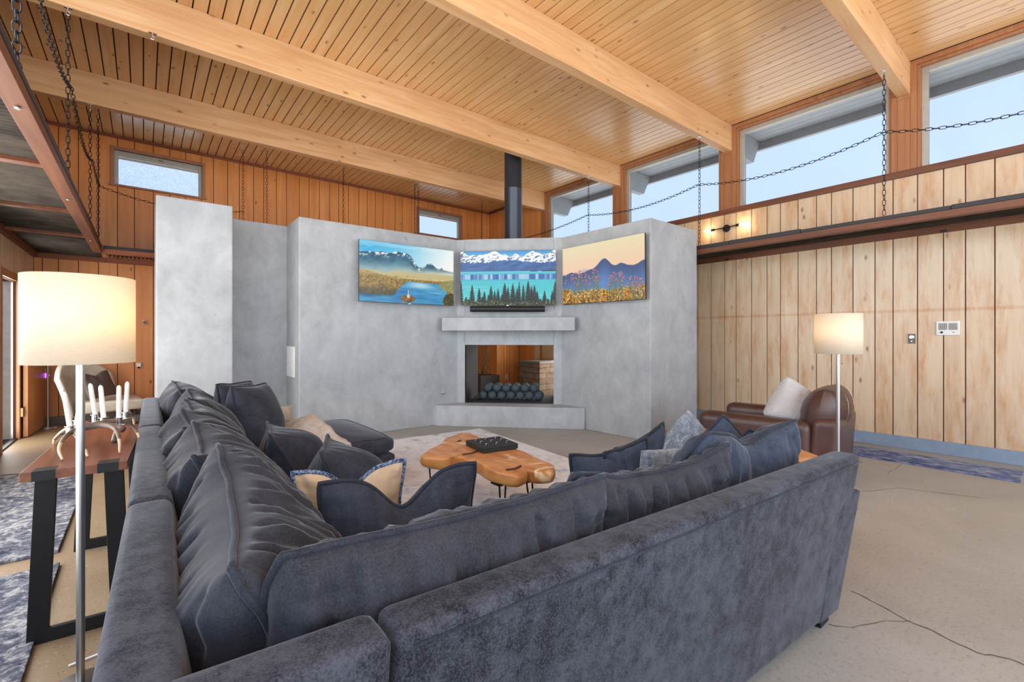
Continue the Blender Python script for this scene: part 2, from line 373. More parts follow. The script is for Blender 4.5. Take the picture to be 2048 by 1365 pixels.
n = NM('ledgestone', 0.85); bt_ = n.n.new('ShaderNodeTexBrick'); bt_.inputs['Scale'].default_value = 1.0; bt_.inputs['Brick Width'].default_value = .30; bt_.inputs['Row Height'].default_value = .115; bt_.inputs['Mortar Size'].default_value = .010; bt_.offset = .37; bt_.squash = 1.7; bt_.squash_frequency = 3
bt_.inputs['Color1'].default_value = (*S(84,64,50), 1); bt_.inputs['Color2'].default_value = (*S(128,106,86), 1); bt_.inputs['Mortar'].default_value = (*S(50,38,30), 1)
tc = n.n.new('ShaderNodeTexCoord'); sx = n.n.new('ShaderNodeSeparateXYZ'); cb_ = n.n.new('ShaderNodeCombineXYZ'); n.link(tc.outputs['Object'], sx.inputs[0])
nz_ = n.noise(n.coord((1,1,1)), 3, 2); n.link(n.math('ADD', n.math('SUBTRACT', sx.outputs[0], sx.outputs[1]), n.math('MULTIPLY', nz_, .12)), cb_.inputs[0]); n.link(n.math('ADD', sx.outputs[2], n.math('MULTIPLY', nz_, .05)), cb_.inputs[1]); n.link(cb_.outputs[0], bt_.inputs['Vector'])
n.color(n.mix(0.3, bt_.outputs[0], n.ramp(n.noise(n.coord((1,1,1)), 9, 4), [(0.3, S(90,70,54)), (0.7, S(160,138,116))]))); M['stone'] = n.m

# ---------------------------------------------------------------- room constants
XR, YB, XL, ZC, YF = 6.91, 9.54, -1.244, 4.47, -4.0
BEAM_Y = [7.45, 5.385, 3.32, 1.262, -0.80, -2.86]; BT, BH = 0.118, 0.375

# floor, ceiling
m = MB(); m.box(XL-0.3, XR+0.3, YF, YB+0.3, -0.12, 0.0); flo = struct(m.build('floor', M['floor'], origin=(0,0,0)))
def crack(pts, wd):
    m = MB(); P2 = []
    for a, b in zip(pts[:-1], pts[1:]):
        for k in range(4):
            t = k/4; P2.append((a[0]+(b[0]-a[0])*t+random.uniform(-.008,.008), a[1]+(b[1]-a[1])*t+random.uniform(-.008,.008)))
    P2.append(pts[-1]); vs = []; fs = []
    for i, p in enumerate(P2):
        q = P2[min(i+1, len(P2)-1)]; o = P2[max(i-1, 0)]
        t = Vector((q[0]-o[0], q[1]-o[1], 0)).normalized(); nrm = Vector((-t.y, t.x, 0))*wd*random.uniform(0.4, 1.2)
        vs += [(p[0]+nrm.x, p[1]+nrm.y, 0.0012), (p[0]-nrm.x, p[1]-nrm.y, 0.0012)]
    for i in range(len(P2)-1): fs.append((2*i+1, 2*i+3, 2*i+2, 2*i))
    m.add(vs, fs); o = m.build('crack', M['crack'], parent=flo)
crack([(2.821,.754),(2.788,.623),(2.723,.50),(2.711,.397),(2.673,.285),(2.725,.194),(2.70,.06)], .004)
crack([(2.409,.719),(2.471,.66),(2.617,.585),(2.733,.501)], .003)
crack([(4.6,1.22),(5.065,.995),(5.163,.787),(5.3,.479)], .003)
crack([(5.508,1.175),(6.0,1.171)], .0025)
crack([(3.72,4.38),(4.2,4.29),(4.69,4.21)], .003)

m = MB(); k = 0; x = -1.3+0.0
xs = 0.245-0.1228*13
i = 0
while xs < XR+0.95:
    x0 = xs+0.0065; x1 = xs+0.1228-0.0065
    a = max(x0, XL-0.3); b = x1
    if b <= XR+0.02:
        m.box(a, b, YF, YB+0.05, ZC, ZC+0.03, random.random())
    xs += 0.1228
ceil = struct(m.build('ceiling', M['ceil'], origin=(0,0,0)))
m = MB(); m.box(XL-0.3, XR+0.02, YF, YB+0.1, ZC+0.02, ZC+0.10); m.build('ceiling_backing', M['groove'], parent=ceil)

for bi, y in enumerate(BEAM_Y):
    m = MB(); m.box(XL, XR, y, y+BT, ZC-BH, ZC, random.random())
    o = struct(m.build('ceiling_beam', M['beam'], bevel=0.006, origin=(0,0,0)))
    o['label'] = ['pine ceiling beam nearest the back wall', 'pine ceiling beam above the flue pipe', 'pine ceiling beam crossing in front of the flue', 'pine ceiling beam nearest the big window corner', 'pine ceiling beam behind the camera', 'pine ceiling beam over the rear glazing'][bi]; o['category'] = 'beam'

def boards(name, axis, joints, plane, z0, z1, inward, holes, mat, zf=None):
    """vertical boards with open joints; axis along which joints run; inward = +1/-1 normal direction"""
    m = MB()
    for a0, a1 in zip(joints[:-1], joints[1:]):
        lo, hi = min(a0,a1)+0.005, max(a0,a1)-0.005; ti = random.random()
        cuts = sorted({lo, hi, *[h for hl in holes for h in hl[:2] if lo < h < hi]})
        for c0, c1 in zip(cuts[:-1], cuts[1:]):
            segs = [(z0, z1)]
            for h0, h1, hz0, hz1 in holes:
                if c0 >= h0-1e-6 and c1 <= h1+1e-6:
                    ns = []
                    for s0, s1 in segs:
                        if hz1 <= s0 or hz0 >= s1: ns.append((s0, s1)); continue
                        if hz0 > s0: ns.append((s0, hz0))
                        if hz1 < s1: ns.append((hz1, s1))
                    segs = ns
            for s0, s1 in segs:
                if axis == 'x': m.box(c0, c1, plane, plane-inward*0.02, s0, s1, ti)
                else: m.box(plane, plane-inward*0.02, c0, c1, s0, s1, ti)
    return struct(m.build(name, mat, origin=(0,0,0)))
def backing(wall, axis, a0, a1, plane, z0, z1, inward, holes):
    m = MB(); cuts = sorted({a0, a1, *[h for hl in holes for h in hl[:2] if a0 < h < a1]})
    for c0, c1 in zip(cuts[:-1], cuts[1:]):
        segs = [(z0, z1)]
        for h0, h1, hz0, hz1 in holes:
            if c0 >= h0-1e-6 and c1 <= h1+1e-6:
                segs = [s for q in segs for s in ([(q[0], hz0)] if hz0 > q[0] else []) + ([(hz1, q[1])] if hz1 < q[1] else [])]
        for s0, s1 in segs:
            if axis == 'x': m.box(c0, c1, plane-inward*0.012, plane-inward*0.12, s0, s1)
            else: m.box(plane-inward*0.012, plane-inward*0.12, c0, c1, s0, s1)
    m.build('backing', M['groove'], parent=wall)

def fill(js, lo, hi, step):
    out = [j for j in js if lo <= j <= hi]; random.seed(len(js))
    while out[0] > lo: out.insert(0, out[0]-step*random.uniform(.8,1.2))
    out[0] = lo
    while out[-1] < hi: out.append(out[-1]+step*random.uniform(.8,1.2))
    out[-1] = hi
    r = [out[0]]
    for q in out[1:]:
        while q-r[-1] > step*1.7: r.append(r[-1]+step*random.uniform(.85,1.15))
        r.append(q)
    return r
# right wall: solid boards below sill, a band of boards up to the sill, clerestory above; full boards beyond the last beam
jr = fill([.589,.808,.983,1.202,1.422,1.594,1.815,2.045,2.214,2.433,2.652,2.829,3.043,3.267,3.441,3.655,3.871], YF, 7.56, .21)
wr_ = boards('wall_right', 'y', jr, XR, 0.141, 3.157, -1, [], M['wright'])
backing(wr_, 'y', YF, 7.56, XR, 0, 3.22, -1, [])
jr2 = fill([7.75,7.97,8.16,8.38,8.6,8.83,9.02,9.24], 7.56, YB, .2)
w2 = boards('wall_right_end', 'y', jr2, XR, 0.0, 4.45, -1, [], M['wback']); backing(w2, 'y', 7.56, YB+0.1, XR, 0, 4.5, -1, [])
# back wall
hol = [(-0.36,0.79,3.70,4.25),(4.90,6.03,3.68,4.22)]
jb = fill([-.985,-.768,-.543,-.32,-.113,.126,.341,.559,.781,.955,1.169,1.347,1.574,1.742,1.957,2.13,2.358,2.537,4.335,4.513,4.732,5.137,5.347,5.575,5.796,6.008,6.24,6.448], XL, XR, .2)
wb = boards('wall_back', 'x', jb, YB, 0.12, 4.45, -1, hol, M['wback']); backing(wb, 'x', XL-0.1, XR+0.1, YB, 0, 4.5, -1, hol)
# left wall (far stretch with the doorway)
DY0, DY1, DZ = 7.55, 8.45, 1.99
jl = fill([7.0,7.2], 5.2, YB, .14)
wlft = boards('wall_left', 'y', jl, XL, 0.0, 4.45, 1, [(DY0, DY1, 0.0, DZ)], M['wright']); backing(wlft, 'y', 5.2, YB+0.1, XL, 0, 4.5, 1, [(DY0, DY1, 0.0, DZ)])
# rear window wall behind the camera
m = MB()
for xx in (XL, 1.5, 4.2, XR-0.1): m.box(xx, xx+0.1, YF, YF+0.1, 0.1, ZC-0.2)
m.box(XL, XR, YF, YF+0.1, 0, 0.1); m.box(XL, XR, YF, YF+0.1, ZC-0.2, ZC)
struct(m.build('wall_front', M['trimz'], origin=(0,0,0)))
# glazed stretch of the left wall beside and behind the camera
m = MB()
for yy in (YF+0.1, -2.0, 0.1, 2.2, 4.0, 5.1): m.box(XL-0.12, XL-0.02, yy, yy+0.1, 0.1, ZC-0.2)
m.box(XL-0.12, XL-0.02, YF+0.1, 5.2, 0, 0.1); m.box(XL-0.12, XL-0.02, YF+0.1, 5.2, ZC-0.2, ZC)
gl_ = struct(m.build('wall_left_glazed', M['trimz'], origin=(0,0,0)))
m = MB(); m.box(XL-0.115, XL-0.025, YF+0.2, 5.1, 2.44, 2.53); m.build('transom', M['redwood'], parent=gl_)

# trims
def trim(i, boxes, mat, bev=0.004):
    m = MB()
    for b in boxes: m.box(*b, random.random())
    return struct(m.build('trim_%d' % i, mat, origin=(0,0,0), bevel=bev))
trim(1, [(XL, XR, YB-0.028, YB, 4.425, ZC)], M['redwoodx'])
trim(2, [(XR-0.028, XR, 7.57, YB, 4.425, ZC)], M['redwood'])
trim(3, [(XR-0.03, XR, YF, 7.45, 3.155, 3.235)], M['redwood'])
struct(trim(4, [(XR-0.02, XR, YF, 7.56, 0.0, 0.141)], M['bluebase'])).name = 'baseboard_right'
struct(trim(5, [(XL, XR, YB-0.02, YB, 0.0, 0.12)], M['greybase'])).name = 'baseboard_back'

# clerestory windows
far = 7.45
wi = 1
edges = [(BEAM_Y[k], BEAM_Y[k+1]) for k in range(0, 4)]
for (yf, yn) in edges:
    y1 = yf - 0.0; y0 = yn + BT      # opening between beams
    root = struct(thing('window_%d' % wi, 'clerestory window', 'window', (XR, (y0+y1)/2, 3.2))); del root['label']; del root['category']
    m = MB()   # stepped wooden casing
    a0, a1, z0, z1 = y0+0.0, y1-0.0, 3.235, ZC
    for d0, d1, s0, s1 in ((0.0, 0.055, 0.05, 0.0), (0.055, 0.085, 0.10, 0.025)):
        xo0 = XR-0.02+s1; xo1 = XR+0.14
        m.box(xo0, xo1, a1-d1, a1-d0, z0, z1-d0); m.box(xo0, xo1, a0+d0, a0+d1, z0, z1-d0)
        m.box(xo0, xo1, a0+d1, a1-d1, z1-d1, z1-d0)
    m.box(XR, XR+0.14, a0, a1, 3.157, z0)
    m.build('casing', M['trimz'], parent=root, bevel=0.003)
    m = MB(); f0, f1 = a0+0.085, a1-0.085; zt = z1-0.085; fw = 0.06
    m.box(XR+0.05, XR+0.12, f1-fw, f1, z0, zt); m.box(XR+0.05, XR+0.12, f0, f0+fw*0.6, z0, zt)
    m.box(XR+0.05, XR+0.12, f0+fw*0.6, f1-fw, zt-fw, zt); m.box(XR+0.05, XR+0.12, f0+fw*0.6, f1-fw, z0, z0+0.015)
    m.build('frame', M['alu'], parent=root, bevel=0.003)
    m = MB(); m.box(XR+0.085, XR+0.091, f0+0.03, f1-fw, z0+0.01, zt-fw); m.build('pane', M['glass'], parent=root)
    wi += 1
h = MB(); bx_, by_ = .065, 5.364; h.tube([(bx_,by_,ZC-BH),(bx_,by_,ZC-BH-.03),(bx_+.012,by_,ZC-BH-.04),(bx_+.012,by_,ZC-BH-.055),(bx_,by_,ZC-BH-.062),(bx_-.012,by_,ZC-BH-.054)], .004, 6); h.box(bx_-.03,bx_+.03,by_-.012,by_+.012,ZC-BH-.006,ZC-BH)
tag(h.build('ceiling_hook', M['silver']), 'empty steel screw hook on the underside of the second beam', 'hook')
# posts beneath each beam end
m = MB()
for y in BEAM_Y:
    m.box(XR-0.012, XR+0.14, y, y+BT, 3.157, ZC-BH+0.0)
    m.box(XR-0.022, XR, y+0.0, y+BT, ZC-BH-0.03, ZC-BH-0.0)
struct(m.build('trim_6', M['trimz'], origin=(0,0,0), bevel=0.003))
# eave outside
m = MB(); yy = YF
xs = XR+0.14
while xs < 7.85:
    m.box(xs+0.004, min(xs+0.135, 7.85)-0.002, YF, YB, ZC+0.005, ZC+0.03, random.random()); xs += 0.135
eave = struct(m.build('trim_7', M['eave_board'], origin=(0,0,0)))
m = MB(); m.box(XR+0.1, 7.9, YF, YB, ZC+0.028, ZC+0.06); m.build('backing', M['char'], parent=eave)
m = MB(); m.box(7.83, 7.90, YF, YB, 4.345, ZC+0.03)
m.build('fascia', M['eave'], parent=eave, bevel=0.004)
for y in BEAM_Y:
    m = MB(); y0, y1 = y, y+BT
    m.hexa([(XR+0.15,y0,4.09),(7.62,y0,4.09),(7.62,y1,4.09),(XR+0.15,y1,4.09),(XR+0.15,y0,ZC),(7.83,y0,ZC),(7.83,y1,ZC),(XR+0.15,y1,ZC)])
    m.build('beam_tail', M['eave'], parent=eave, bevel=0.003)

# back wall windows
for (x0, x1, z0, z1, fm) in ((-0.36,0.79,3.70,4.25,'frost'),(4.90,6.03,3.68,4.22,'glass')):
    root = struct(thing('window_%d' % wi, 'x', 'window', ((x0+x1)/2, YB, z0))); del root['label']; del root['category']
    m = MB(); t = 0.045
    m.box(x0-t, x0, YB-0.03, YB+0.10, z0-0.01, z1+t); m.box(x1, x1+t, YB-0.03, YB+0.10, z0-0.01, z1+t); m.box(x0, x1, YB-0.03, YB+0.10, z1, z1+t)
    m.box(x0-t-0.02, x1+t+0.02, YB-0.05, YB+0.10, z0-0.03, z0-0.005)
    m.build('casing', M['trimz'], parent=root, bevel=0.003)
    m = MB(); f = 0.05; ya, yb = YB+0.03, YB+0.09
    m.box(x0, x0+f, ya, yb, z0, z1); m.box(x1-f, x1, ya, yb, z0, z1); m.box(x0+f, x1-f, ya, yb, z1-0.085, z1); m.box(x0+f, x1-f, ya, yb, z0, z0+0.02)
    m.box(x0+f, x1-f, ya+0.02, yb, z1-0.125, z1-0.095)
    m.build('frame', M['alu'], parent=root, bevel=0.003)
    m = MB(); m.box(x0+f-0.005, x1-f+0.005, YB+0.055, YB+0.062, z0+0.01, z1-0.08); m.build('pane', M[fm], parent=root)
    m = MB(); cx = (x0+x1)/2; m.box(cx-0.03, cx+0.03, YB+0.015, YB+0.035, z1-0.05, z1-0.03); m.box(cx-0.005, cx+0.05, YB+0.005, YB+0.02, z1-0.06, z1-0.045); m.build('latch', M['brass'], parent=root, bevel=0.003)
    wi += 1

# door on the left wall, opened flat against the wall beyond the opening
root = struct(thing('door_1', 'x', 'door', (XL, DY1, 0))); del root['label']; del root['category']
m = MB(); m.box(XL-0.02, XL+0.02, DY0-0.09, DY0, 0, DZ+0.09); m.box(XL-0.02, XL+0.02, DY1, DY1+0.085, 0, DZ+0.09); m.box(XL-0.02, XL+0.02, DY0, DY1, DZ, DZ+0.09)
m.build('frame', M['trimz'], parent=root, bevel=0.004)
m = MB(); m.box(XL-0.14, XL-0.035, DY1-0.03, DY1, 0, DZ); m.build('jamb_panel', M['white'], parent=root, bevel=0.003)
m = MB(); m.hexa([(XL+0.035,DY1+0.09,0.01),(XL+0.08,DY1+0.09,0.01),(XL+0.13,YB-0.10,0.01),(XL+0.085,YB-0.10,0.01),(XL+0.035,DY1+0.09,1.97),(XL+0.08,DY1+0.09,1.97),(XL+0.13,YB-0.10,1.97),(XL+0.085,YB-0.10,1.97)])
leaf = m.build('leaf', M['door'], parent=root, bevel=0.003)
for hz in (0.28, 1.0, 1.72):
    m = MB(); m.box(XL+0.02, XL+0.045, DY1+0.02, DY1+0.085, hz, hz+0.11); m.tube([(XL+0.045,DY1+0.085,hz-0.01),(XL+0.045,DY1+0.085,hz+0.12)], 0.008, 8); m.build('hinge', M['brass'], parent=root)
m = MB(); m.box(XL-0.14, XL+0.0, DY0, DY1, 0.0, 0.02); m.build('threshold', M['black'], parent=root)
m = MB(); m.box(XL-0.22, XL-0.18, DY0-0.3, DY1+1.9, 0.02, DZ+.1); m.build('screen_door', M['white'], parent=root)

# ---------------------------------------------------------------- hanging shelves
def shelf_deck(m, x0, x1, y0, y1, z, pitch, along):
    # corrugated sheet, ridges running along `along`
    L = (y1-y0) if along == 'x' else (x1-x0); nn = int(L/pitch*6)
    for i in range(nn):
        a, b = i/nn*L, (i+1)/nn*L
        za = z+0.016*math.sin(2*PI*a/pitch); zb = z+0.016*math.sin(2*PI*b/pitch)
        if along == 'x': m.add([(x0,y0+a,za),(x1,y0+a,za),(x1,y0+b,zb),(x0,y0+b,zb)], [(0,1,2,3)])
        else: m.add([(x0+a,y0,za),(x0+b,y0,zb),(x0+b,y1,zb),(x0+a,y1,za)], [(0,1,2,3)])
XS, YS, XS2 = -0.45, 8.52, 6.05
t = thing('hanging_shelf', 'hanging ledge with corrugated dark underside on the left, above the white door', 'shelf', (XL, 5.5, 2.45))
m = MB(); m.box(XS-0.09, XS, 1.8, YS, 2.46, 2.525, .3); m.build('front_board', M['redwood'], parent=t, bevel=0.003)
m = MB(); y = 1.8
while y < YS-0.05:
    L = random.uniform(.7, 1.4); m.box(XS-0.05, XS+0.004, y, min(y+L, YS)-0.004, 2.526, 2.566+random.uniform(-.006,.008)); y += L
m.build('top_edge', M['char'], parent=t, bevel=0.004)
m = MB(); shelf_deck(m, XL, XS-0.05, 1.8, YB-0.02, 2.54, 0.055, 'x'); m.build('deck', M['deck'], parent=t, smooth=True)
m = MB(); m.box(XL+0.001, XL+0.045, 1.8, YB-0.03, 2.45, 2.53); m.build('ledger', M['redwood'], parent=t, bevel=0.003)
m = MB(); m.box(XL+0.05, XS, YB-0.045, YB-0.0215, 2.45, 2.52); m.build('ledger', M['redwoodx'], parent=t, bevel=0.003)
for yj in (4.55, 6.1, 7.5):
    m = MB(); m.box(XL+0.045, XS-0.09, yj, yj+0.09, 2.50, 2.528); m.build('joist', M['walnut'], parent=t)
for yb_ in (3.36, 5.35, 7.45):
    m = MB(); m.lathe([(0.012,-0.012),(0.014,-0.006),(0.012,0.0)], (XS-0.045, yb_, 2.458), 10); m.build('bolt', M['silver'], parent=t)
t = thing('hanging_shelf', 'hanging ledge along the orange back wall behind the concrete column', 'shelf', (3.0, YB, 2.45))
m = MB(); m.box(XS+0.001, XS2-0.001, YS, YS+0.09, 2.46, 2.525, .3); m.build('front_board', M['redwoodx'], parent=t, bevel=0.003)
m = MB(); m.box(XS+0.01, XS2-0.01, YS-0.004, YS+0.05, 2.526, 2.568); m.build('top_edge', M['char'], parent=t, bevel=0.004)
m = MB(); shelf_deck(m, XS+0.005, XS2-0.005, YS+0.05, YB-0.02, 2.56, 0.05, 'y'); m.build('deck', M['deck'], parent=t, smooth=True)
m = MB(); m.box(XS+0.005, XS2-0.005, YB-0.045, YB-0.0215, 2.45, 2.53); m.build('ledger', M['redwoodx'], parent=t, bevel=0.003)
t = thing('hanging_shelf', 'long hanging ledge with red-brown edge along the pale right wall', 'shelf', (XR, 3.0, 2.45))
m = MB(); m.box(XS2, XS2+0.09, -3.2, YS+0.08, 2.46, 2.525, .3); m.build('front_board', M['redwood'], parent=t, bevel=0.003)
m = MB(); y = -3.2
while y < YS:
    L = random.uniform(.7, 1.4); m.box(XS2-0.004, XS2+0.05, y, min(y+L, YS)-0.005, 2.526, 2.568+random.uniform(-.008,.01)); y += L
m.build('top_edge', M['char'], parent=t, bevel=0.005)
m = MB(); shelf_deck(m, XS2+0.05, XR-0.02, -3.2, YB-0.03, 2.54, 0.05, 'y'); m.build('deck', M['deck'], parent=t, smooth=True)
m = MB(); m.box(XR-0.045, XR-0.001, -3.2, YB-0.05, 2.45, 2.535); m.build('ledger', M['redwood'], parent=t, bevel=0.003)
for yk in (0.95, 3.35, 5.4):
    m = MB(); m.box(XR-0.06, XR-0.046, yk, yk+0.05, 2.452, 2.475); m.build('bracket', M['black'], parent=t)

# ---------------------------------------------------------------- chains
def chain_mesh(path, pitch=0.052, wid=0.026, r=0.0035):
    P = [Vector(p) for p in path]; L = [0]
    for a, b in zip(P[:-1], P[1:]): L.append(L[-1]+(b-a).length)
    def at(s):
        s = min(max(s, 0), L[-1])
        for i in range(len(P)-1):
            if s <= L[i+1]+1e-9:
                q = (s-L[i])/max(1e-9, L[i+1]-L[i]); return P[i].lerp(P[i+1], q)
        return P[-1]
    m = MB(); nl = max(1, round(L[-1]/pitch)); pt = L[-1]/nl
    for k in range(nl):
        a = at(k*pt); b = at((k+1)*pt); c = (a+b)/2; tg = (b-a).normalized()
        s1 = tg.orthogonal() if abs(tg.z) < 0.95 else Vector((0.8,0.6,0)); s1 = (s1 - tg*s1.dot(tg)).normalized(); s2 = tg.cross(s1)
        ang = PI/4 if k % 2 == 0 else -PI/4
        side = s1*math.cos(ang)+s2*math.sin(ang)
        hl = pt/2+r*1.2-wid/2; pts = []
        for q in range(5): aa = -PI/2+PI*q/4; pts.append(c+tg*(hl+wid/2*math.cos(aa))+side*(wid/2*math.sin(aa)))
        for q in range(5): aa = PI/2+PI*q/4; pts.append(c-tg*(hl+wid/2*math.cos(aa-PI))+side*(wid/2*math.sin(aa)))
        m.tube(pts, r, 5, closed=True)
    return m
def vchain(x, y, zt, zb, label, hook=True, r=0.0035, wid=0.026):
    m = chain_mesh([(x,y,zt-0.05),(x,y,zb)], wid=wid, r=r)
    o = tag(m.build('hanging_chain', M['chain'], origin=(x,y,zb)), label, 'chain', 'shelf chains')
    h = MB(); h.tube([(x,y,zt),(x,y,zt-0.03),(x+0.012,y,zt-0.04),(x+0.012,y,zt-0.058),(x,y,zt-0.066),(x-0.012,y,zt-0.056)], 0.004, 6); h.box(x-0.025,x+0.025,y-0.012,y+0.012,zt-0.006,zt)
    h.build('hook', M['silver'], parent=o)
ZB = ZC-BH
vchain(6.055, 1.32, ZB, 2.575, 'steel chain down from the beam between the two largest clerestory panes')
vchain(6.055, 3.37, ZB, 2.575, 'steel chain dropping beside the two-bulb wall sconce')
vchain(6.055, 5.42, ZB, 2.575, 'steel chain hanging behind the right-hand meadow television')
vchain(-.50, 3.38, ZB, 2.53, 'heaviest steel chain at the near end of the left ledge', r=0.0045, wid=0.032)
vchain(-.50, 5.40, ZB, 2.53, 'steel chain where the rope-like swag meets the left ledge')
vchain(-.50, 7.48, ZB, 2.53, 'steel chain on the far beam above the left ledge')
vchain(-.50, 8.70, ZC, 2.57, 'steel chain at the inner corner of the two ledges')
for x, y, lb in ((1.296,8.80,'steel chain just to the right of the tall concrete column'),(1.616,8.60,'steel chain above the recessed concrete niche'),(2.89,8.60,'steel chain against orange boards above the lake television'),(4.338,8.60,'steel chain left of the small clear back window'),(4.52,8.80,'steel chain crossing the small clear back window'),(6.156,8.80,'steel chain just left of the flue pipe')):
    vchain(x, y, ZC, 2.57, lb)
def sag(a, b, d, n=16):
    a = Vector(a); b = Vector(b); return [a.lerp(b, i/n)-Vector((0,0,d*4*(i/n)*(1-i/n))) for i in range(n+1)]
rp = [(6.03,-0.75,3.44),(6.03,1.32,3.44),(6.03,3.37,3.42),(6.03,5.42,3.42),(6.03,8.5,3.42)]
path = []
for (a, b), d in zip(zip(rp[:-1], rp[1:]), (.17,.13,.11,.12)): path += sag(a, b, d)[:-1]
path.append(Vector(rp[-1]))
tag(chain_mesh(path).build('swag_chain', M['chain']), 'swagged chain looping across the clerestory windows', 'chain', 'swag chains')
lp = [(-.478,1.6,3.43),(-.478,3.38,3.43),(-.478,5.40,3.42),(-.478,7.48,3.43),(-.478,8.68,3.42)]
path = []
for (a, b), d in zip(zip(lp[:-1], lp[1:]), (.15,.17,.17,.05)): path += sag(a, b, d)[:-1]
path += sag(lp[-1], (1.296,8.78,3.39), .13)
tag(chain_mesh(path).build('swag_chain', M['chain']), 'swagged chain looping along the left ledge to the back wall', 'chain', 'swag chains')

# ---------------------------------------------------------------- concrete fireplace
HT = 2.77
fp = thing('fireplace', 'see-through corner fireplace of pale grey trowelled concrete', 'fireplace', (4.27, 5.40, 0))
m = MB(); m.prism([(0.10,6.0),(0.10,6.8),(4.25,6.8),(4.486,6.562),(3.795,5.871),(3.713,5.956),(1.48,6.0),(1.48,6.63),(0.784,6.63),(0.784,6.0)], 0, HT)
m.build('left_wing', M['concrete'], parent=fp, bevel=0.012)
m = MB(); m.prism([(4.738,4.928),(4.822,4.843),(4.875,3.35),(5.97,3.36),(5.97,5.08),(5.429,5.619)], 0, HT)
m.build('right_wing', M['concrete'], parent=fp, bevel=0.012)
m = MB(); m.prism([(3.795,5.871),(4.738,4.928),(5.429,5.619),(4.486,6.562)], 1.178, HT); m.build('lintel', M['concrete'], parent=fp)
m = MB(); m.prism([(3.795,5.871),(4.738,4.928),(5.429,5.619),(4.486,6.562)], 0, 0.295); m.build('firebox_base', M['concrete'], parent=fp)
m = MB(); m.prism([(3.84,5.916),(4.778,4.978),(5.40,5.60),(4.462,6.538)], 0.295, 0.307); m.build('ember_bed', M['ember'], parent=fp)
m = MB(); m.prism([(3.800,5.866),(3.812,5.858),(4.498,6.55),(4.486,6.562)], 0.307, 1.178); m.build('firebox_lining', M['soot'], parent=fp)
m = MB(); m.prism([(3.32,5.98),(3.335,5.905),(4.80,4.37),(4.87,4.40),(4.822,4.843),(3.713,5.956)], 0, 0.302); m.build('hearth', M['concrete'], parent=fp, bevel=0.01)
m = MB(); m.prism([(3.37,5.83),(4.722,4.478),(4.862,4.618),(4.822,4.843),(3.713,5.956),(3.50,5.962)], 1.386, 1.577); m.build('mantel', M['concrete'], parent=fp, bevel=0.01)
m = MB(); m.lathe([(0.143,0),(0.145,0.02),(0.145,0.955),(0.147,0.96),(0.147,0.975),(0.145,0.98),(0.145,ZC-HT)], (4.77,5.92,HT), 40); m.lathe([(0.155,0),(0.155,0.03),(0.148,0.045),(0.15,0.05),(0.145,0.062)], (4.77,5.92,HT), 40)
fl = m.build('flue_pipe', M['flue'], parent=fp, smooth='auto')
m = MB(); m.lathe([(0.02,0),(0.02,-0.004),(0.012,-0.006),(0.012,-0.03),(0.016,-0.034),(0.0001,-0.036)], (3.458,5.956,0.47), 14, axis='y'); m.build('gas_key_valve', M['brushed'], parent=fp)
tag((lambda m: (m.box(1.461,1.479,6.18,6.54,0.79,1.177), m.build('access_panel', M['white'], bevel=0.003))[1])(MB()), 'white access panel on the side of the concrete recess', 'panel')

# fire balls
R = 0.070; e = Vector((1,-1,0))/math.sqrt(2); dn = Vector((1,1,0))/math.sqrt(2)
base = Vector((4.198,5.968,0)); ordn = ['first','second','third','fourth','fifth','sixth','seventh']
pb = None
def ball(p, label, grp):
    global pb
    if pb is None:
        mm = MB(); mm.sphere((0,0,0), R, 28, 16); pb = mm.build('fire_ball', M['ball'], origin=(0,0,0), smooth=True); o = pb
    else:
        o = pb.copy(); C.objects.link(o)
    o.location = p; o.rotation_euler = (random.random(), random.random(), random.random())
    tag(o, label, 'fire ball', grp)
for row, off in (('front', 0.0), ('back', 0.142)):
    for k in range(7):
        p = base+e*(0.1475*k)+dn*(off+0.0); p.z = 0.307+R
        ball(p, '%s charcoal ball from the left in the %s bottom row of the firebox' % (ordn[k], row), 'balls in the firebox')
    for k in range(6):
        p = base+e*(0.1475*k+0.074)+dn*(off+0.02); p.z = 0.307+R+0.122-0.026
        p.z = 0.307+R+0.118
        ball(p, '%s charcoal ball from the left in the %s upper row of the firebox' % (ordn[k], row), 'balls in the firebox')

# room beyond the opening
m = MB(); xs_ = [6.24,6.36,6.44,6.53,6.62,6.74,6.89]
for a, b in zip(xs_[:-1], xs_[1:]): m.box(a+0.003, b-0.003, 8.34, 8.36, 0.0, 2.44, random.random())
for a, b in zip([8.36,8.6,8.84,9.08,9.32],[8.6,8.84,9.08,9.32,9.5]): m.box(6.24, 6.26, a+0.003, b-0.003, 0.0, 2.44, random.random())
cl = struct(m.build('wall_closet', M['wback'], origin=(0,0,0)))
m = MB(); m.box(6.255, 6.885, 8.355, 9.50, 0, 2.43); m.build('backing', M['groove'], parent=cl)
trim(8, [(XR-0.035, XR-0.0205, 7.60, 7.78, 0.0, 2.44)], M['wright'])
o = thing('wall_outlet', 'white wall outlet on orange boards seen through the firebox', 'outlet', (6.52, 8.335, 0.3))
m = MB(); m.box(6.485, 6.555, 8.330, 8.3395, 0.31, 0.43); m.build('plate', M['white'], parent=o, bevel=0.003)
for z0_ in (.325, .38):
    m = MB(); m.box(6.505, 6.535, 8.327, 8.3295, z0_, z0_+.035); m.build('socket', M['greybase'], parent=o)
pl = thing('branch_planter', 'dark square planter with bare curly branches behind the firebox', 'planter', (5.78, 8.2, 0))
m = MB(); m.box(5.53, 6.03, 7.95, 8.4, 0, 0.47); m.build('pot', M['planter'], parent=pl, bevel=0.008)
m = MB(); m.box(5.56, 6.0, 7.98, 8.37, 0.45, 0.476); m.build('soil', M['crackwood'], parent=pl)
random.seed(3)
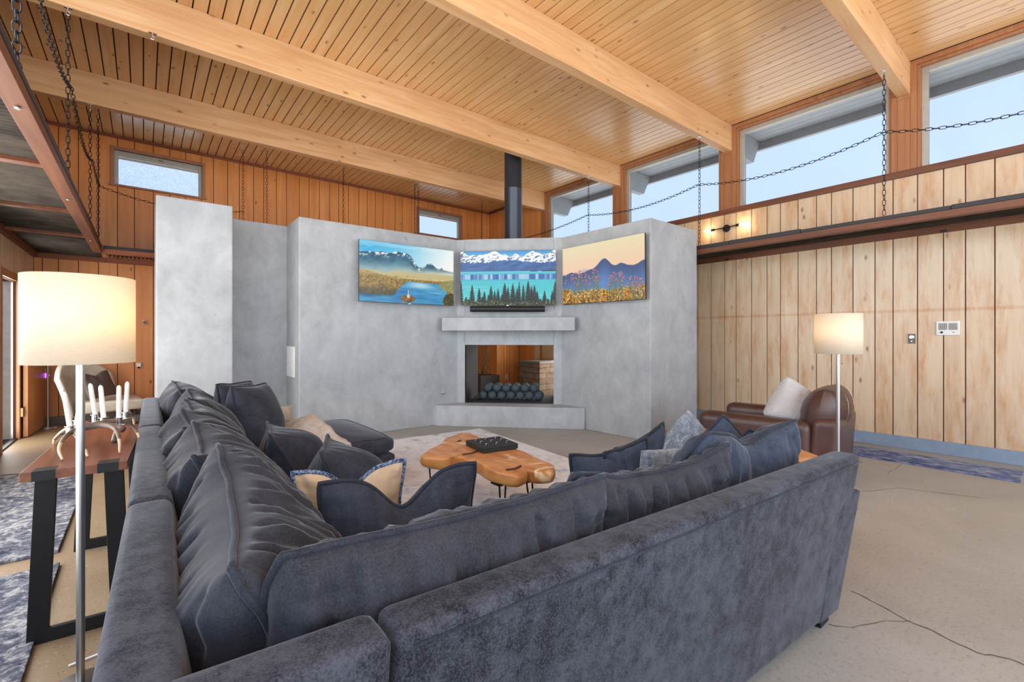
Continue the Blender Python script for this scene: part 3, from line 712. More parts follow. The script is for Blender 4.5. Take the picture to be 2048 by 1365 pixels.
for k in range(9):
    x0, y0 = 5.78+random.uniform(-.12,.12), 8.18+random.uniform(-.1,.1); dx, dy = random.uniform(-.22,.2), random.uniform(-.12,.12); h = random.uniform(1.0,1.5)
    ph = random.uniform(0, 6); pts = [(x0+dx*q/10+0.025*math.sin(ph+q*1.3), y0+dy*q/10+0.02*math.cos(ph+q*1.1), 0.46+h*q/10) for q in range(11)]
    m = MB(); m.tube(pts, [0.011*(1-0.06*q) for q in range(11)], 6); m.build('branch', M['branch'], parent=pl, smooth=True)
st = MB(); st.box(6.29, 6.86, 6.95, 7.6, 0, 0.75)
st_o = thing('stone_plinth', 'low ledgestone plinth with stone cap seen through the firebox', 'plinth', (6.58,7.2,0))
st.build('masonry', M['stone'], parent=st_o, bevel=0.01)
m = MB(); m.box(6.265, 6.86, 6.92, 7.62, 0.75, 0.795); m.build('cap', M['greybase'], parent=st_o, bevel=0.006)

# ---------------------------------------------------------------- televisions
def fbm(x, s=1.0, oct=5, seed=0):
    y = np.zeros_like(x); a = 1.0
    for o in range(oct):
        xs2 = x*s*2**o+seed*17.3+o*5.1; i = np.floor(xs2).astype(int); f = xs2-i; f = f*f*(3-2*f)
        h = lambda k: (np.sin(k*127.1+seed*311.7)*43758.5453) % 1.0
        y += a*(h(i)*(1-f)+h(i+1)*f); a *= .5
    return y/(2-2**(1-oct))
def fbm2(x, y, s=1.0, oct=4, seed=0):
    r = np.zeros_like(x); a = 1.0
    for o in range(oct):
        X = x*s*2**o+seed*3.7; Y = y*s*2**o+seed*9.1; i = np.floor(X); j = np.floor(Y); f = X-i; g = Y-j; f = f*f*(3-2*f); g = g*g*(3-2*g)
        h = lambda p, q: (np.sin(p*127.1+q*311.7+seed*74.7)*43758.5453) % 1.0
        r += a*((h(i,j)*(1-f)+h(i+1,j)*f)*(1-g)+(h(i,j+1)*(1-f)+h(i+1,j+1)*f)*g); a *= .5
    return r/(2-2**(1-oct))
NXP, NYP = 400, 224
gx, gy = np.meshgrid(np.linspace(0,1,NXP+1), np.linspace(0,1,NYP+1))   # gy: 0 top .. 1 bottom
def c3(r,g,b): return np.array([r,g,b], float)[None,None,:]/255
def lay(img, mask, col): 
    mk = np.clip(mask,0,1)[...,None]; return img*(1-mk)+col*mk
def ss(a, b, x): t = np.clip((x-a)/(b-a),0,1); return t*t*(3-2*t)
def L2(c, d, f): f = f[...,None]; return c*(1-f)+d*f
def pic_lake():
    k = ss(.1,1.0,gx*.9+.25*gy); img = L2(c3(74,186,232), c3(252,253,250), k); img = lay(img, ss(.5,.7,fbm2(gx*2,gy*6,3,4,31))*.35*(gy<.3), c3(235,246,250))
    ridge = .205+.02*(gx-.1)-.085*np.exp(-((gx-.41)/.12)**2)-.045*np.exp(-((gx-.20)/.05)**2)-.03*np.exp(-((gx-.07)/.06)**2)+.16*ss(.48,.62,gx)-.10*np.exp(-((gx-.72)/.065)**2)-.035*np.exp(-((gx-.86)/.02)**2)+.045*(fbm(gx,14,5,1)-.5)
    d = gy-ridge; f = fbm2(gx*1.2+gy*.5,gy,16,5,2)
    body = L2(L2(c3(20,64,92),c3(70,124,150),f), c3(150,190,196), ss(.05,.34,d)*.75); img = lay(img, ss(-.003,.003,d), body)
    sn = ss(.46,.58,fbm2(gx*1.6+gy*.8,gy*1.2,30,4,4))*ss(.085,.0,d-.03*fbm(gx,40,3,9)); img = lay(img, (d>0)*sn*(gx<.62), c3(240,246,250)); img = lay(img, (d>0)*ss(.04,.0,d)*sn*(gx>.62)*.9, c3(244,244,240))
    img = lay(img, np.exp(-((gy-.47)/.09)**2)*(.25+.75*ss(.2,1.0,gx))*.9, c3(250,242,214))
    img = lay(img, ss(.44,.47,gy-.05*fbm(gx,10,4,15)*(gx<.3)), c3(198,186,140))
    hill = .47+.10*ss(0,.35,gx); g = fbm2(gx,gy,36,4,6); img = lay(img, ss(0,.02,gy-hill)*(gx<.4)*.7, L2(c3(120,96,52),c3(232,184,110),g))
    band = ss(.545,.57,gy+.02*fbm(gx,24,4,5)); t = fbm2(gx*1.3,gy*.8,52,4,16)
    img = lay(img, band, L2(c3(74,72,34),c3(228,176,88),t)); img = lay(img, np.exp(-((gy-.565)/.02)**2)*.75*ss(.2,.5,gx), c3(236,216,160))
    img = lay(img, band*ss(.70,.84,gy)*(gx<.45)*.55, c3(36,40,20))
    shore = np.where(gx<.30, .85+.02*fbm(gx,26,3,7), np.where(gx<.60, .85-.235*ss(.30,.50,gx)+.012*fbm(gx,30,3,7), .615+.02*fbm(gx,30,3,7)))
    shore = np.maximum(shore, .60+.32*ss(.80,1.02,gx)*(gx>.8))
    lk = ss(0,.010,gy-shore); w_ = fbm2(gx*1.2,gy*4,5,4,8); img = lay(img, lk, L2(c3(16,96,158),c3(96,186,224),w_))
    img = lay(img, lk*np.exp(-((gx-.62)/.14)**2-((gy-.68)/.06)**2)*.85, c3(206,234,240)); img = lay(img, lk*np.exp(-((gx-.80)/.10)**2-((gy-.80)/.012)**2)*.6, c3(206,234,240))
    img = lay(img, lk*ss(.07,.0,gy-shore)*(gx<.36)*.7, c3(40,48,34))
    rh = ss(1,.9,((gx-1.02)/.20)**2+((gy-.66)/.12)**2); img = lay(img, rh*.9, L2(c3(112,118,74),c3(186,180,120),t))
    isl = ss(1.05,.8,((gx-.485)/.080)**2+((gy-.925)/(.052+.02*g))**2); img = lay(img, isl, L2(c3(46,52,26),c3(226,132,52),fbm2(gx,gy,70,3,22)))
    img = lay(img, (np.abs(gx-.487)<.0045*(1+2*(gy>.85)))*(gy>.775)*(gy<.91)*1.0, c3(224,206,178)); img = lay(img, (np.abs(gx-.49)<.02)*(gy>.955)*(gy<.99)*.5, c3(24,44,54))
    img = lay(img, ss(1.0,.85,((gx-.97)/.10)**2+((gy-.93)/(.12+.04*g))**2), L2(c3(26,34,16),c3(122,104,44),t)); return img
def pic_turquoise():
    img = L2(c3(60,150,214), c3(140,200,232), ss(.0,.16,gy))
    ridge = .085-.13*np.exp(-((gx-.0)/.05)**2)-.075*np.exp(-((gx-.36)/.09)**2)-.12*np.exp(-((gx-1.0)/.06)**2)-.06*np.exp(-((gx-.76)/.05)**2)+.10*(fbm(gx,16,5,2)-.45)
    d = gy-ridge; nn = fbm2(gx*1.3+gy*.9,gy*1.0-gx*.2,34,5,11); sn = ss(.36,.50,nn+.10*ss(.10,.0,d))
    img = lay(img, ss(-.003,.003,d), L2(c3(74,104,146),c3(250,251,252),sn))
    low = .175+.035*fbm(gx,20,5,4)+.02*np.sin(gx*9); jag = low+.05*(fbm2(gx*2,gy*.4,30,3,40)-.5); f = fbm2(gx*1.2+gy*1.6,gy-gx*.4,12,4,5)
    img = lay(img, ss(-.008,.012,gy-jag), L2(c3(24,62,122),c3(72,128,192),f)); img = lay(img, ss(.30,.375,gy)*(gy<.38)*.4, c3(60,96,150))
    water = L2(c3(92,204,216),c3(60,176,204),ss(.375,.46,gy)); band = ss(.425,.44,gy)*ss(.54,.515,gy); st_ = fbm(gx,34,3,9)*ss(.1,.5,gx+.4)
    water = lay(water, band, L2(c3(36,98,170),c3(168,204,226),ss(.35,.75,st_))); water = lay(water, ss(.53,.56,gy), L2(c3(70,196,206),c3(88,212,212),ss(.55,1,gy)))
    water = lay(water, ss(.52,.7,fbm2(gx*.8,gy*7,4,3,12))*.25*(gy>.55), c3(176,232,234)); img = lay(img, (gy>.375)*1.0, water)
    img = lay(img, ss(.0,.006,gy-.366-.012*np.abs(gx-.775)/.05)*((gx>.735)&(gx<.815)&(gy<.384))*1.0, c3(26,40,58)); img = lay(img, ((gx>.855)&(gy>.360+.006*fbm(gx,40,2,3))&(gy<.386))*1.0, c3(26,40,58))
    f = fbm2(gx*1.4,gy,70,3,7); 
    for (x0, top, wd) in [(.005,.53,.07),(.125,.615,.085),(.20,.675,.075),(.255,.74,.07),(.325,.64,.085),(.365,.73,.07),(.40,.69,.07),(.47,.585,.10),(.505,.66,.07),(.555,.60,.10),(.60,.68,.07),(.622,.56,.055),(.665,.62,.07),(.715,.545,.10),(.75,.65,.08),(.78,.63,.09),(.81,.74,.07),(.885,.735,.075),(.995,.56,.10),(.965,.74,.07),(.30,.80,.07),(.06,.84,.08),(.09,.88,.07),(.235,.84,.08),(.44,.80,.07),(.84,.88,.08),(.92,.88,.07)]:
        h = (gy-top)/(1.0-top); lay_ = 9+int(x0*40)%5; ph = (h*lay_)%1.0; hw = wd*.5*np.clip(h,0,1)**.75*(.55+.6*ph)*(.75+.5*fbm2(gx*2,gy*2,60,2,int(x0*90)))
        img = lay(img, ((np.abs(gx-x0) < hw)&(h>0))*1.0, L2(c3(10,20,18),c3(52,70,42),ss(.45,.8,f)))
    img = lay(img, ss(0,.02,gy-.955+.06*fbm(gx,30,4,3)), L2(c3(22,32,18),c3(132,136,62),ss(.4,.75,f))); return img
def pic_meadow():
    img = L2(c3(244,232,190), c3(252,210,182), np.clip(gy*2.1,0,1))
    r2 = .455-.045*np.exp(-((gx-.3)/.10)**2)+.02*fbm(gx,9,3,14); img = lay(img, ss(-.015,.025,gy-r2)*.45, c3(160,164,188))
    ridge = .475-.16*np.exp(-((gx-.555)/.085)**2)-.05*np.exp(-((gx-.50)/.20)**2)-.03*np.exp(-((gx-.12)/.05)**2)-.085*np.exp(-((gx-.99)/.07)**2)-.055*np.exp(-((gx-.75)/.07)**2)+.045*(fbm(gx,10,5,4)-.5)+.01
    d = gy-ridge; img = lay(img, ss(-.007,.007,d), L2(c3(82,98,138),c3(108,150,208),ss(0,.40,d))); img = lay(img, ss(.0,.3,d)*.18*fbm2(gx,gy,6,3,3), c3(60,80,120))
    rng = np.random.RandomState(2); f = fbm2(gx*3,gy*.45,34,4,6); f2 = fbm2(gx*1.5,gy,46,3,61)
    top = .74+.04*fbm(gx,30,4,8)+.015*np.sin(gx*9)+.045*np.exp(-((gx-.60)/.10)**2)-.04*(gx<.12)
    img = lay(img, ss(-.03,.06,gy-top)*ss(.30,.62,f+.5*ss(0,.10,gy-top)), L2(c3(146,96,28),c3(246,186,78),ss(.3,.7,f2)))
    img = lay(img, ss(.06,.16,gy-top), L2(L2(c3(96,62,20),c3(214,140,44),ss(.3,.65,f)), c3(250,206,120), ss(.58,.72,f2)))
    cl_ = [(.05,.54,4),(.15,.50,8),(.20,.52,7),(.245,.48,7),(.31,.52,8),(.355,.56,5),(.44,.50,13),(.47,.54,7),(.615,.58,7),(.67,.55,10),(.73,.58,8),(.78,.66,5),(.85,.68,10),(.91,.70,11),(.97,.73,9)]
    for cx, cy, k in cl_:
        for _ in range(k):
            x0 = cx+rng.uniform(-.03,.03); y0 = cy+rng.uniform(-.05,.17)
            img = lay(img, ((np.abs(gx-x0-.012*(gy-y0))<.0026)&(gy>y0)&(gy<y0+.36))*.7, c3(112,128,96))
            b = ss(1.0,.6,((gx-x0)/.0105)**2+((gy-y0)/.0185)**2); g = rng.rand(); img = lay(img, b, c3(196-50*g,74+50*g,104+30*g)); img = lay(img, ss(1,.3,((gx-x0+.002)/.006)**2+((gy-y0+.007)/.008)**2)*.85, c3(248,196,210))
    for _ in range(90):
        x0, y0 = rng.rand(), rng.uniform(.78,.97); q = rng.uniform(.5,1.4); img = lay(img, ss(1,.3,((gx-x0)/(.007*q))**2+((gy-y0)/(.010*q))**2)*.75, c3(250,226,190))
    return img
def tv(name, label, corners, pic, nrm):
    tl, tr, bl, br = [Vector(c) for c in corners]; nrm = Vector(nrm).normalized()   # nrm points into the room
    r = thing(name, label, 'television', (tl+tr+bl+br)/4)
    m = MB(); e1 = (tr-tl).normalized(); e2 = (tl-bl).normalized(); g = 0.003
    f = [bl-e1*g-e2*g*2.2, br+e1*g-e2*g*2.2, tr+e1*g+e2*g, tl-e1*g+e2*g]
    fr = [p-nrm*0.002 for p in f]; bk = [p-nrm*0.028 for p in f]
    m.hexa(bk+fr); m.build('casing', M['tvcase'], parent=r, bevel=0.002)
    mid = (tl+tr+bl+br)/4; m = MB(); m.obox(mid-nrm*0.06, e1*0.2, e2*0.15, nrm*0.032); m.build('wall_mount', M['blackmetal'], parent=r)
    m = MB(); m.obox(bl.lerp(br,.5)-e2*0.008, e1*0.018, e2*0.004, nrm*0.0008); m.build('badge', M['silver'], parent=r)
    me = bpy.data.meshes.new('screen'); org = wloc(r)
    vs = []
    for j in range(NYP+1):
        a = tl.lerp(bl, j/NYP)-org; b = tr.lerp(br, j/NYP)-org
        for i in range(NXP+1): vs.append(tuple(a.lerp(b, i/NXP)+nrm*0.0005))
    W = NXP+1
    me.from_pydata(vs, [], [(j*W+i, (j+1)*W+i, (j+1)*W+i+1, j*W+i+1) for j in range(NYP) for i in range(NXP)])
    img = np.clip(pic(), 0, 1); lin = np.where(img <= .04045, img/12.92, ((img+.055)/1.055)**2.4)
    col = np.ones(((NYP+1)*(NXP+1), 4), np.float32); col[:, :3] = lin.reshape(-1, 3)
    ca = me.color_attributes.new('picture', 'FLOAT_COLOR', 'POINT'); ca.data.foreach_set('color', col.ravel())
    me.materials.append(M['screen']); o = bpy.data.objects.new('screen', me); C.objects.link(o); o.parent = r
n = NM('tv_screen', 0.25, 0, 0.3); n.color((0.01,0.01,0.01)); a = n.n.new('ShaderNodeAttribute'); a.attribute_name = 'picture'; n.emit(a.outputs['Color'], 0.92); M['screen'] = n.m
dgn = (-1,-1,0)
tv('television', 'wall television showing an autumn lake under hazy blue mountains', ((2.16,5.83,2.555),(3.561,5.82,2.562),(2.16,5.83,1.762),(3.561,5.82,1.762)), pic_lake, (0,-1,0))
tv('television', 'wall television above the mantel showing a turquoise lake and snowy peaks', ((3.684,5.823,2.566),(4.683,4.824,2.566),(3.684,5.823,1.772),(4.683,4.824,1.765)), pic_turquoise, dgn)
tv('television', 'wall television showing pink flowers in golden grass before blue hills', ((4.772,4.772,2.578),(4.772,3.366,2.572),(4.772,4.765,1.773),(4.772,3.36,1.765)), pic_meadow, (-1,0,0))
sb = thing('soundbar', 'long black soundbar mounted between the middle television and mantel', 'soundbar', (4.18,5.33,1.67))
m = MB(); a = Vector((3.79,5.718,1.712)); b = Vector((4.573,4.935,1.705)); m.tube([a+(b-a)*q/6 for q in range(7)], 0.043, 16); m.build('body', M['black'], parent=sb, smooth='auto', bevel=0.003)
m = MB(); m.obox((4.20,5.345,1.70), Vector((.2,-.2,0)), Vector((0,0,.02)), Vector((.045,.045,0))*0.9); m.build('bracket', M['blackmetal'], parent=sb)

# ---------------------------------------------------------------- rugs
def rugbox(name, poly, mat, label, h=0.012):
    m = MB(); m.prism(poly, 0.0005, h); r = tag(m.build(name, mat, bevel=0.004), label, 'rug'); return r
rugbox('area_rug', [(3.68,5.32),(3.46,2.75),(1.15,2.95),(1.37,5.52)], M['rug_pale'], 'pale distressed rug under the live-edge coffee table')
rugbox('runner_rug', [(6.07,0.36),(6.58,0.37),(6.62,4.6),(6.08,4.6)], M['rug_blue'], 'navy runner rug lying along the pale right wall')
rugbox('runner_rug', [(-1.12,3.87),(-0.40,3.86),(-0.40,6.12),(-1.06,6.3)], M['rug_grey'], 'grey-blue shag rug running behind the console table toward the door', 0.02)
rugbox('runner_rug', [(-1.12,0.6),(-0.33,0.6),(-0.37,3.645),(-1.12,3.55)], M['rug_grey'], 'grey-blue shag rug beside the console legs, nearest the camera', 0.02)

# ---------------------------------------------------------------- coffee table
ct_pts = [(1.567,3.001),(1.66,3.10),(1.844,3.23),(1.97,3.36),(2.11,3.445),(2.19,3.47),(2.244,3.446),(2.245,3.35),(2.237,3.259),(2.255,3.10),(2.27,2.95),(2.248,2.768),(2.207,2.576),(2.18,2.42),(2.135,2.22),(2.04,2.125),(1.96,2.16),(1.925,2.24),(1.885,2.20),(1.80,2.19),(1.751,2.318),(1.752,2.45),(1.775,2.586),(1.755,2.68),(1.767,2.755),(1.715,2.80),(1.66,2.80),(1.60,2.86)]
def catmull(pts, k=6):
    out = []; n_ = len(pts)
    for i in range(n_):
        p0, p1, p2, p3 = [Vector((*pts[(i+j-1) % n_], 0)) for j in range(4)]
        for q in range(k):
            t = q/k; out.append(0.5*((2*p1)+(-p0+p2)*t+(2*p0-5*p1+4*p2-p3)*t*t+(-p0+3*p1-3*p2+p3)*t**3))
    return out
ct = thing('coffee_table', 'live-edge wood slab coffee table on black hairpin legs', 'coffee table', (1.95,2.8,0.012))
ol = catmull(ct_pts, 5); cen = sum(ol, Vector())/len(ol); m = MB(); N_ = len(ol)
prof = [(0.0,.45),(0.35,.450),(0.7,.4495),(0.90,.449),(0.965,.447),(0.990,.440),(1.0,.426),(1.0,.395),(0.985,.372),(0.955,.362),(0.91,.360),(0.7,.36),(0.0,.36)]
vs = []
for s_, z_ in prof:
    for i, p in enumerate(ol):
        q = cen.lerp(p, s_); nz = noise.noise(Vector((q.x*7, q.y*7, z_*9)))
        if 0.9 < s_: q = q+(p-cen).normalized()*nz*0.022
        vs.append((q.x, q.y, z_+(0.004*nz if s_ > 0.3 else 0)))
fs = []
for r_ in range(len(prof)-1):
    for i in range(N_):
        j = (i+1) % N_; fs.append((r_*N_+i, (r_+1)*N_+i, (r_+1)*N_+j, r_*N_+j))
m.add(vs, fs); slab = m.build('slab_top', M['slab'], parent=ct, smooth=True)
def hp(cx, cy, ox, oy):
    m = MB(); b = Vector((cx+ox*.02, cy+oy*.02, 0.018))
    m.tube([Vector((cx-0.05,cy+0.03*oy,0.36)), b+Vector((-0.006,0,0.01)), b, b+Vector((0.006,0,0.01)), Vector((cx+0.05,cy-0.03*oy,0.36))], 0.006, 8)
    m.box(cx-0.065, cx+0.065, cy-0.045, cy+0.045, 0.352, 0.3605); m.build('hairpin_leg', M['blackmetal'], parent=ct)
hp(1.815,2.36,-1,-1); hp(1.99,2.30,1,-1); hp(1.68,2.97,-1,1); hp(2.15,3.30,1,1)
for pts in ([(1.80,2.305,.4515),(1.86,2.29,.4515),(1.93,2.315,.4515)],[(1.98,3.17,.4515),(2.02,3.19,.4515)],[(1.79,2.80,.4515),(1.86,2.79,.4515),(1.93,2.82,.4515)]):
    m = MB(); m.tube(pts, 0.008, 6); m.build('split', M['crackwood'], parent=ct)
gb = thing('game_board', 'square black tic-tac-toe tray on the coffee table', 'game board', (2.08,2.78,.452))
def GB(u, v): return gb0+gu*u+gv*v
gb0 = Vector((2.087,2.855,0)); ga = math.radians(-8); gu = Vector((math.cos(ga),math.sin(ga),0)); gv = Vector((-math.sin(ga),math.cos(ga),0))
m = MB(); m.obox(gb0+Vector((0,0,.473)), gu*.148, gv*.148, Vector((0,0,.020))); m.build('tray', M['black'], parent=gb, bevel=0.003)
rn = ['near','middle','far']; cn = ['left','middle','right']
for i in range(3):
    for j in range(3):
        c = gb0+gu*(.088*(i-1))+gv*(.088*(j-1)); m = MB()
        for a_ in (0.5, 1.55, 2.6): m.tube([c+Vector((math.cos(a_)*.010,math.sin(a_)*.010,.494)), c+Vector((-math.cos(a_)*.010,-math.sin(a_)*.010,.509))], 0.0028, 5)
        tag(m.build('game_piece', M['silver']), 'small silver jack in the %s row, %s column of the black tray' % (rn[j], cn[i]), 'game piece', 'silver pieces on the tray')

# ---------------------------------------------------------------- sofa
sf = thing('sectional_sofa', 'large charcoal velvet sectional sofa with chaise, back turned to the camera', 'sofa', (1.0,2.0,0))
def xo(y): return float(np.interp(y, [.75,.93,1.87,5.0], [-.072,-.064,-.044,-.012]))         # outer top line of the left back
def yo(x): return 0.7585-0.0617*x         # outer top line of the right back
def softbox(name, p8, mat, bev, seg=4, sub=None, amp=0.0, parent=None, seed=0):
    m = MB(); m.hexa(p8); o = m.build(name, mat, parent=parent or sf, bevel=bev, seg=seg, smooth=True)
    return o
ZT = 0.785; LEAN = 0.10; TH = 0.115
def back_right(x0, x1):
    return [(x0,yo(x0)+LEAN,.055),(x1,yo(x1)+LEAN,.055),(x1,yo(x1)+LEAN+.14,.055),(x0,yo(x0)+LEAN+.14,.055),(x0,yo(x0),ZT),(x1,yo(x1),ZT),(x1,yo(x1)+TH,ZT),(x0,yo(x0)+TH,ZT)]
def back_left(y0, y1):
    return [(xo(y0)+LEAN,y0,.055),(xo(y0)+LEAN+.14,y0,.055),(xo(y1)+LEAN+.14,y1,.055),(xo(y1)+LEAN,y1,.055),(xo(y0),y0,ZT),(xo(y0)+TH,y0,ZT),(xo(y1)+TH,y1,ZT),(xo(y1),y1,ZT)]
pr = back_right(0.345, 2.40); pr[5] = (2.455, pr[5][1], pr[5][2]); pr[6] = (2.455, pr[6][1], pr[6][2])
softbox('backrest', pr, M['velvet'], 0.03)
softbox('backrest', back_right(-0.04, 0.338), M['velvet'], 0.03)
softbox('backrest', back_left(0.765, 1.855), M['velvet'], 0.035)
softbox('backrest', back_left(1.862, 3.40), M['velvet'], 0.035)
softbox('backrest', back_left(3.407, 4.98), M['velvet'], 0.035)
for x0, x1 in ((0.37, 2.44),):      # stitched seam lines below the top roll
    m = MB(); m.tube([(x0+(x1-x0)*q/20, yo(x0+(x1-x0)*q/20)-0.001+0.004, ZT-0.03) for q in range(21)], 0.0035, 6); m.build('seam', M['piping'], parent=sf, smooth=True)
def bx(name, x0, x1, y0, y1, z0, z1, bev, mat='velvet'):
    return softbox(name, [(x0,y0,z0),(x1,y0,z0),(x1,y1,z0),(x0,y1,z0),(x0,y0,z1),(x1,y0,z1),(x1,y1,z1),(x0,y1,z1)], M[mat], bev)
bx('base', 1.02, 2.24, 0.98, 1.80, .06, .28, .02); bx('base', 0.20, 1.01, 0.98, 3.64, .06, .28, .02); bx('base', 0.20, 1.68, 3.69, 4.86, .08, .30, .02)
# low track arm at the right end
softbox('arm', [(2.27,.715,.055),(2.465,.70,.055),(2.465,1.84,.055),(2.27,1.84,.055),(2.27,.645,.615),(2.515,.628,.615),(2.515,1.84,.615),(2.27,1.84,.615)], M['velvet'], .02)
def puff(name, x0, x1, y0, y1, z0, z1, mat, crown=.025, e=.16, pipe=None):
    cx, cy, cz = (x0+x1)/2, (y0+y1)/2, (z0+z1)/2; sx, sy, sz = (x1-x0)/2, (y1-y0)/2, (z1-z0)/2
    f = lambda q, k: math.copysign(abs(q)**k, q)
    def fn(u, v):
        a = -PI+2*PI*u; b = -PI/2+PI*v; ca, sa, cb, sb_ = math.cos(a), math.sin(a), math.cos(b), math.sin(b)
        nx, ny, nz = f(cb, .32)*f(ca, e), f(cb, .32)*f(sa, e), f(sb_, .42)
        z = cz+sz*nz
        if nz > 0: z += crown*(1-nx*nx)*(1-ny*ny)+.006*noise.noise(Vector((nx*3, ny*3, x0)))*nz
        return (cx+sx*nx*(1-.02*abs(ny)**4*0), cy+sy*ny, z)
    m = MB(); m.grid(fn, 160, 40); o = m.build(name, mat, parent=sf, smooth=True)
    for vv in (pipe or ()):
        q = MB(); q.tube([fn(k/160, vv) for k in range(160)], .006, 6, closed=True); q.build('piping', M['piping'], parent=sf, smooth=True)
    bm = bmesh.new(); bm.from_mesh(o.data); bmesh.ops.remove_doubles(bm, verts=bm.verts, dist=2e-4); bmesh.ops.recalc_face_normals(bm, faces=bm.faces); bm.to_mesh(o.data); bm.free(); o.data.shade_smooth()
def leg(x, y):
    m = MB(); m.box(x-.05, x+.05, y-.04, y+.04, 0.0, .06); m.build('leg', M['blackmetal'], parent=sf, bevel=.004)
for q in ((1.03,1.63,.97,1.84),(1.64,2.24,.97,1.84),(.20,1.02,.97,1.88),(.20,1.04,1.89,2.75),(.20,1.04,2.76,3.65)): puff('seat_cushion', *q, .285, .445, M['velvet'])
puff('seat_cushion', .18, 1.70, 3.665, 4.88, .305, .45, M['velvet_dark'], .06, pipe=(.30, .70))
leg(2.40, .775); leg(2.35, 1.76); leg(.25, 1.0); leg(.2, 4.8); leg(1.6, 3.78); leg(1.6, 4.78); leg(0.25, 3.4)

def cush(name, label, A, B, dn, H, T, mat, pmat, seed, **k):
    # A, B: the two upper corners as seen from the face side; dn: direction from the upper edge to the lower edge
    A = Vector(A); B = Vector(B); x = (B-A).normalized(); z = -Vector(dn); z = (z-x*z.dot(x)).normalized(); y = z.cross(x)
    R_ = Matrix((x, y, z)).transposed()
    return cushion(name, label, tuple((A+B)/2-z*H), (B-A).length*1.03, H, T, R_, 0, 0, mat, pmat, seed, **k)
def cushion(name, label, c, W, H, T, yaw, tilt, roll, mat, pmat, seed, p=.36, ears=.05, chop=0.0, wr=.008, group=None, cat='cushion', pipe_r=.0085, n=64, sag=0.0, chw=.34, flare=0.0, asym=1.0, earx=None):
    earx = ears if earx is None else earx
    """c: bottom-centre; local x width, z height, y thickness"""
    R_ = yaw if isinstance(yaw, Matrix) else Matrix.Rotation(math.radians(yaw), 3, 'Z') @ Matrix.Rotation(math.radians(tilt), 3, 'X') @ Matrix.Rotation(math.radians(roll), 3, 'Y')
    off = Vector((seed*3.1, seed*1.7, seed*0.9)); nz = noise.noise
    def outline(s, t):
        x = W/2*s*(1-earx*(1-t*t))*(1+flare*(1-t)/2); z = H/2*t*(1-ears*(1-s*s))
        if t > 0: z -= t*(chop*math.exp(-(s/chw)**2)+sag*(1-s*s)+sag*.35*nz(Vector((s*2.2, 0, 4))+off))
        k = max(0, abs(s)+abs(t)-1.72); x *= 1-.10*k; z *= 1-.10*k
        x += .012*nz(Vector((s*1.7, t*1.7, 5))+off)*W; z += .012*nz(Vector((s*1.7, t*1.7, 9))+off)*H
        return x, z
    def surf(s, t, sg):
        x, z = outline(s, t)
        es, et = max(0, 1-s*s), max(0, 1-t*t)
        th = T/2*(es**p)*(et**p)*(1-.30*t+.06*s*nz(off))*(asym if sg > 0 else 1)
        if chop and t > 0: th *= 1-.45*math.exp(-(s/(chw*.7))**2)*t
        q = Vector((x*4.5, z*4.5, sg*3))+off
        wob = .7*nz(q)
        ft = max(0, t+.55)/1.55; fs_ = max(0, abs(s)-.3)/.7
        sc = max(1.0, W/.5)
        g = nz(Vector((s*7.0*sc+wob, t*.9+.6*wob, sg*2))+off)
        fold = (g-.25*abs(g))*ft**1.3*2.0                                    # gathers running away from the top seam
        fold += nz(Vector((s*1.1+wob, t*7+wob, 7+sg))+off)*fs_**1.5*1.0      # gathers at the sides
        rid = 1-abs(nz(Vector((s*2.3*sc+t*1.6, t*2.3-s*1.1, 11+sg))+off))*2.2
        fold += .40*max(0, rid-.4)+.8*nz(q*.7)+.4*nz(q*2.3)
        th += wr*1.25*fold*min(1, min(es, et)*4)
        v = R_ @ Vector((x, sg*th, z+H/2))
        return (c[0]+v.x, c[1]+v.y, c[2]+v.z)
    def warp(u): u = u*2-1; return math.sin(u*PI/2)*.6+u*.4
    m = MB(); m.grid(lambda u, v: surf(warp(u), warp(v), -1), n, n); m.grid(lambda u, v: surf(warp(v), warp(u), 1), n, n)
    o = m.build(name, mat, origin=c, smooth=True)
    bm = bmesh.new(); bm.from_mesh(o.data); bmesh.ops.remove_doubles(bm, verts=bm.verts, dist=2e-4); bmesh.ops.recalc_face_normals(bm, faces=bm.faces); bm.to_mesh(o.data); bm.free(); o.data.shade_smooth()
    tag(o, label, cat, group)
    if pmat is not None:
        ring = []; K = 30
        for a_, b_ in (((-1,-1),(1,-1)),((1,-1),(1,1)),((1,1),(-1,1)),((-1,1),(-1,-1))):
            for q in range(K):
                s = a_[0]+(b_[0]-a_[0])*q/K; t = a_[1]+(b_[1]-a_[1])*q/K
                x, z = outline(s, t); x *= 1+.010*(.5/W); z = z*(1+.010*(.5/H)); v = R_ @ Vector((x, .004*nz(Vector((q*.25, seed, a_[0]))), z+H/2)); ring.append((c[0]+v.x, c[1]+v.y, c[2]+v.z))
        m = MB(); m.tube(ring, pipe_r, 8, closed=True); m.build('piping', pmat, parent=o, smooth=True)
    return o
BG = 'loose back cushions of the sectional'
V, VD, VB, PP = M['velvet_cushion'], M['velvet_dark'], M['velvet_blue'], M['piping']
dR, dL = (.03,.42,-.9), (.42,0,-.9)
cush('back_cushion', 'widest charcoal back cushion, lying along the near right back of the sofa', (.205,.935,.895), (1.07,.90,.888), dR, .50, .36, V, PP, 1, group=BG, n=100, sag=.012, wr=.020, p=.34, flare=.03, earx=-.02, asym=.55)
cush('back_cushion', 'wrinkled slate back cushion in the middle of the right-hand sofa back', (1.00,.935,.905), (1.75,.86,.885), dR, .50, .30, V, PP, 2, wr=.022, group=BG, n=100, sag=.06, flare=.03, earx=-.03, asym=.7)
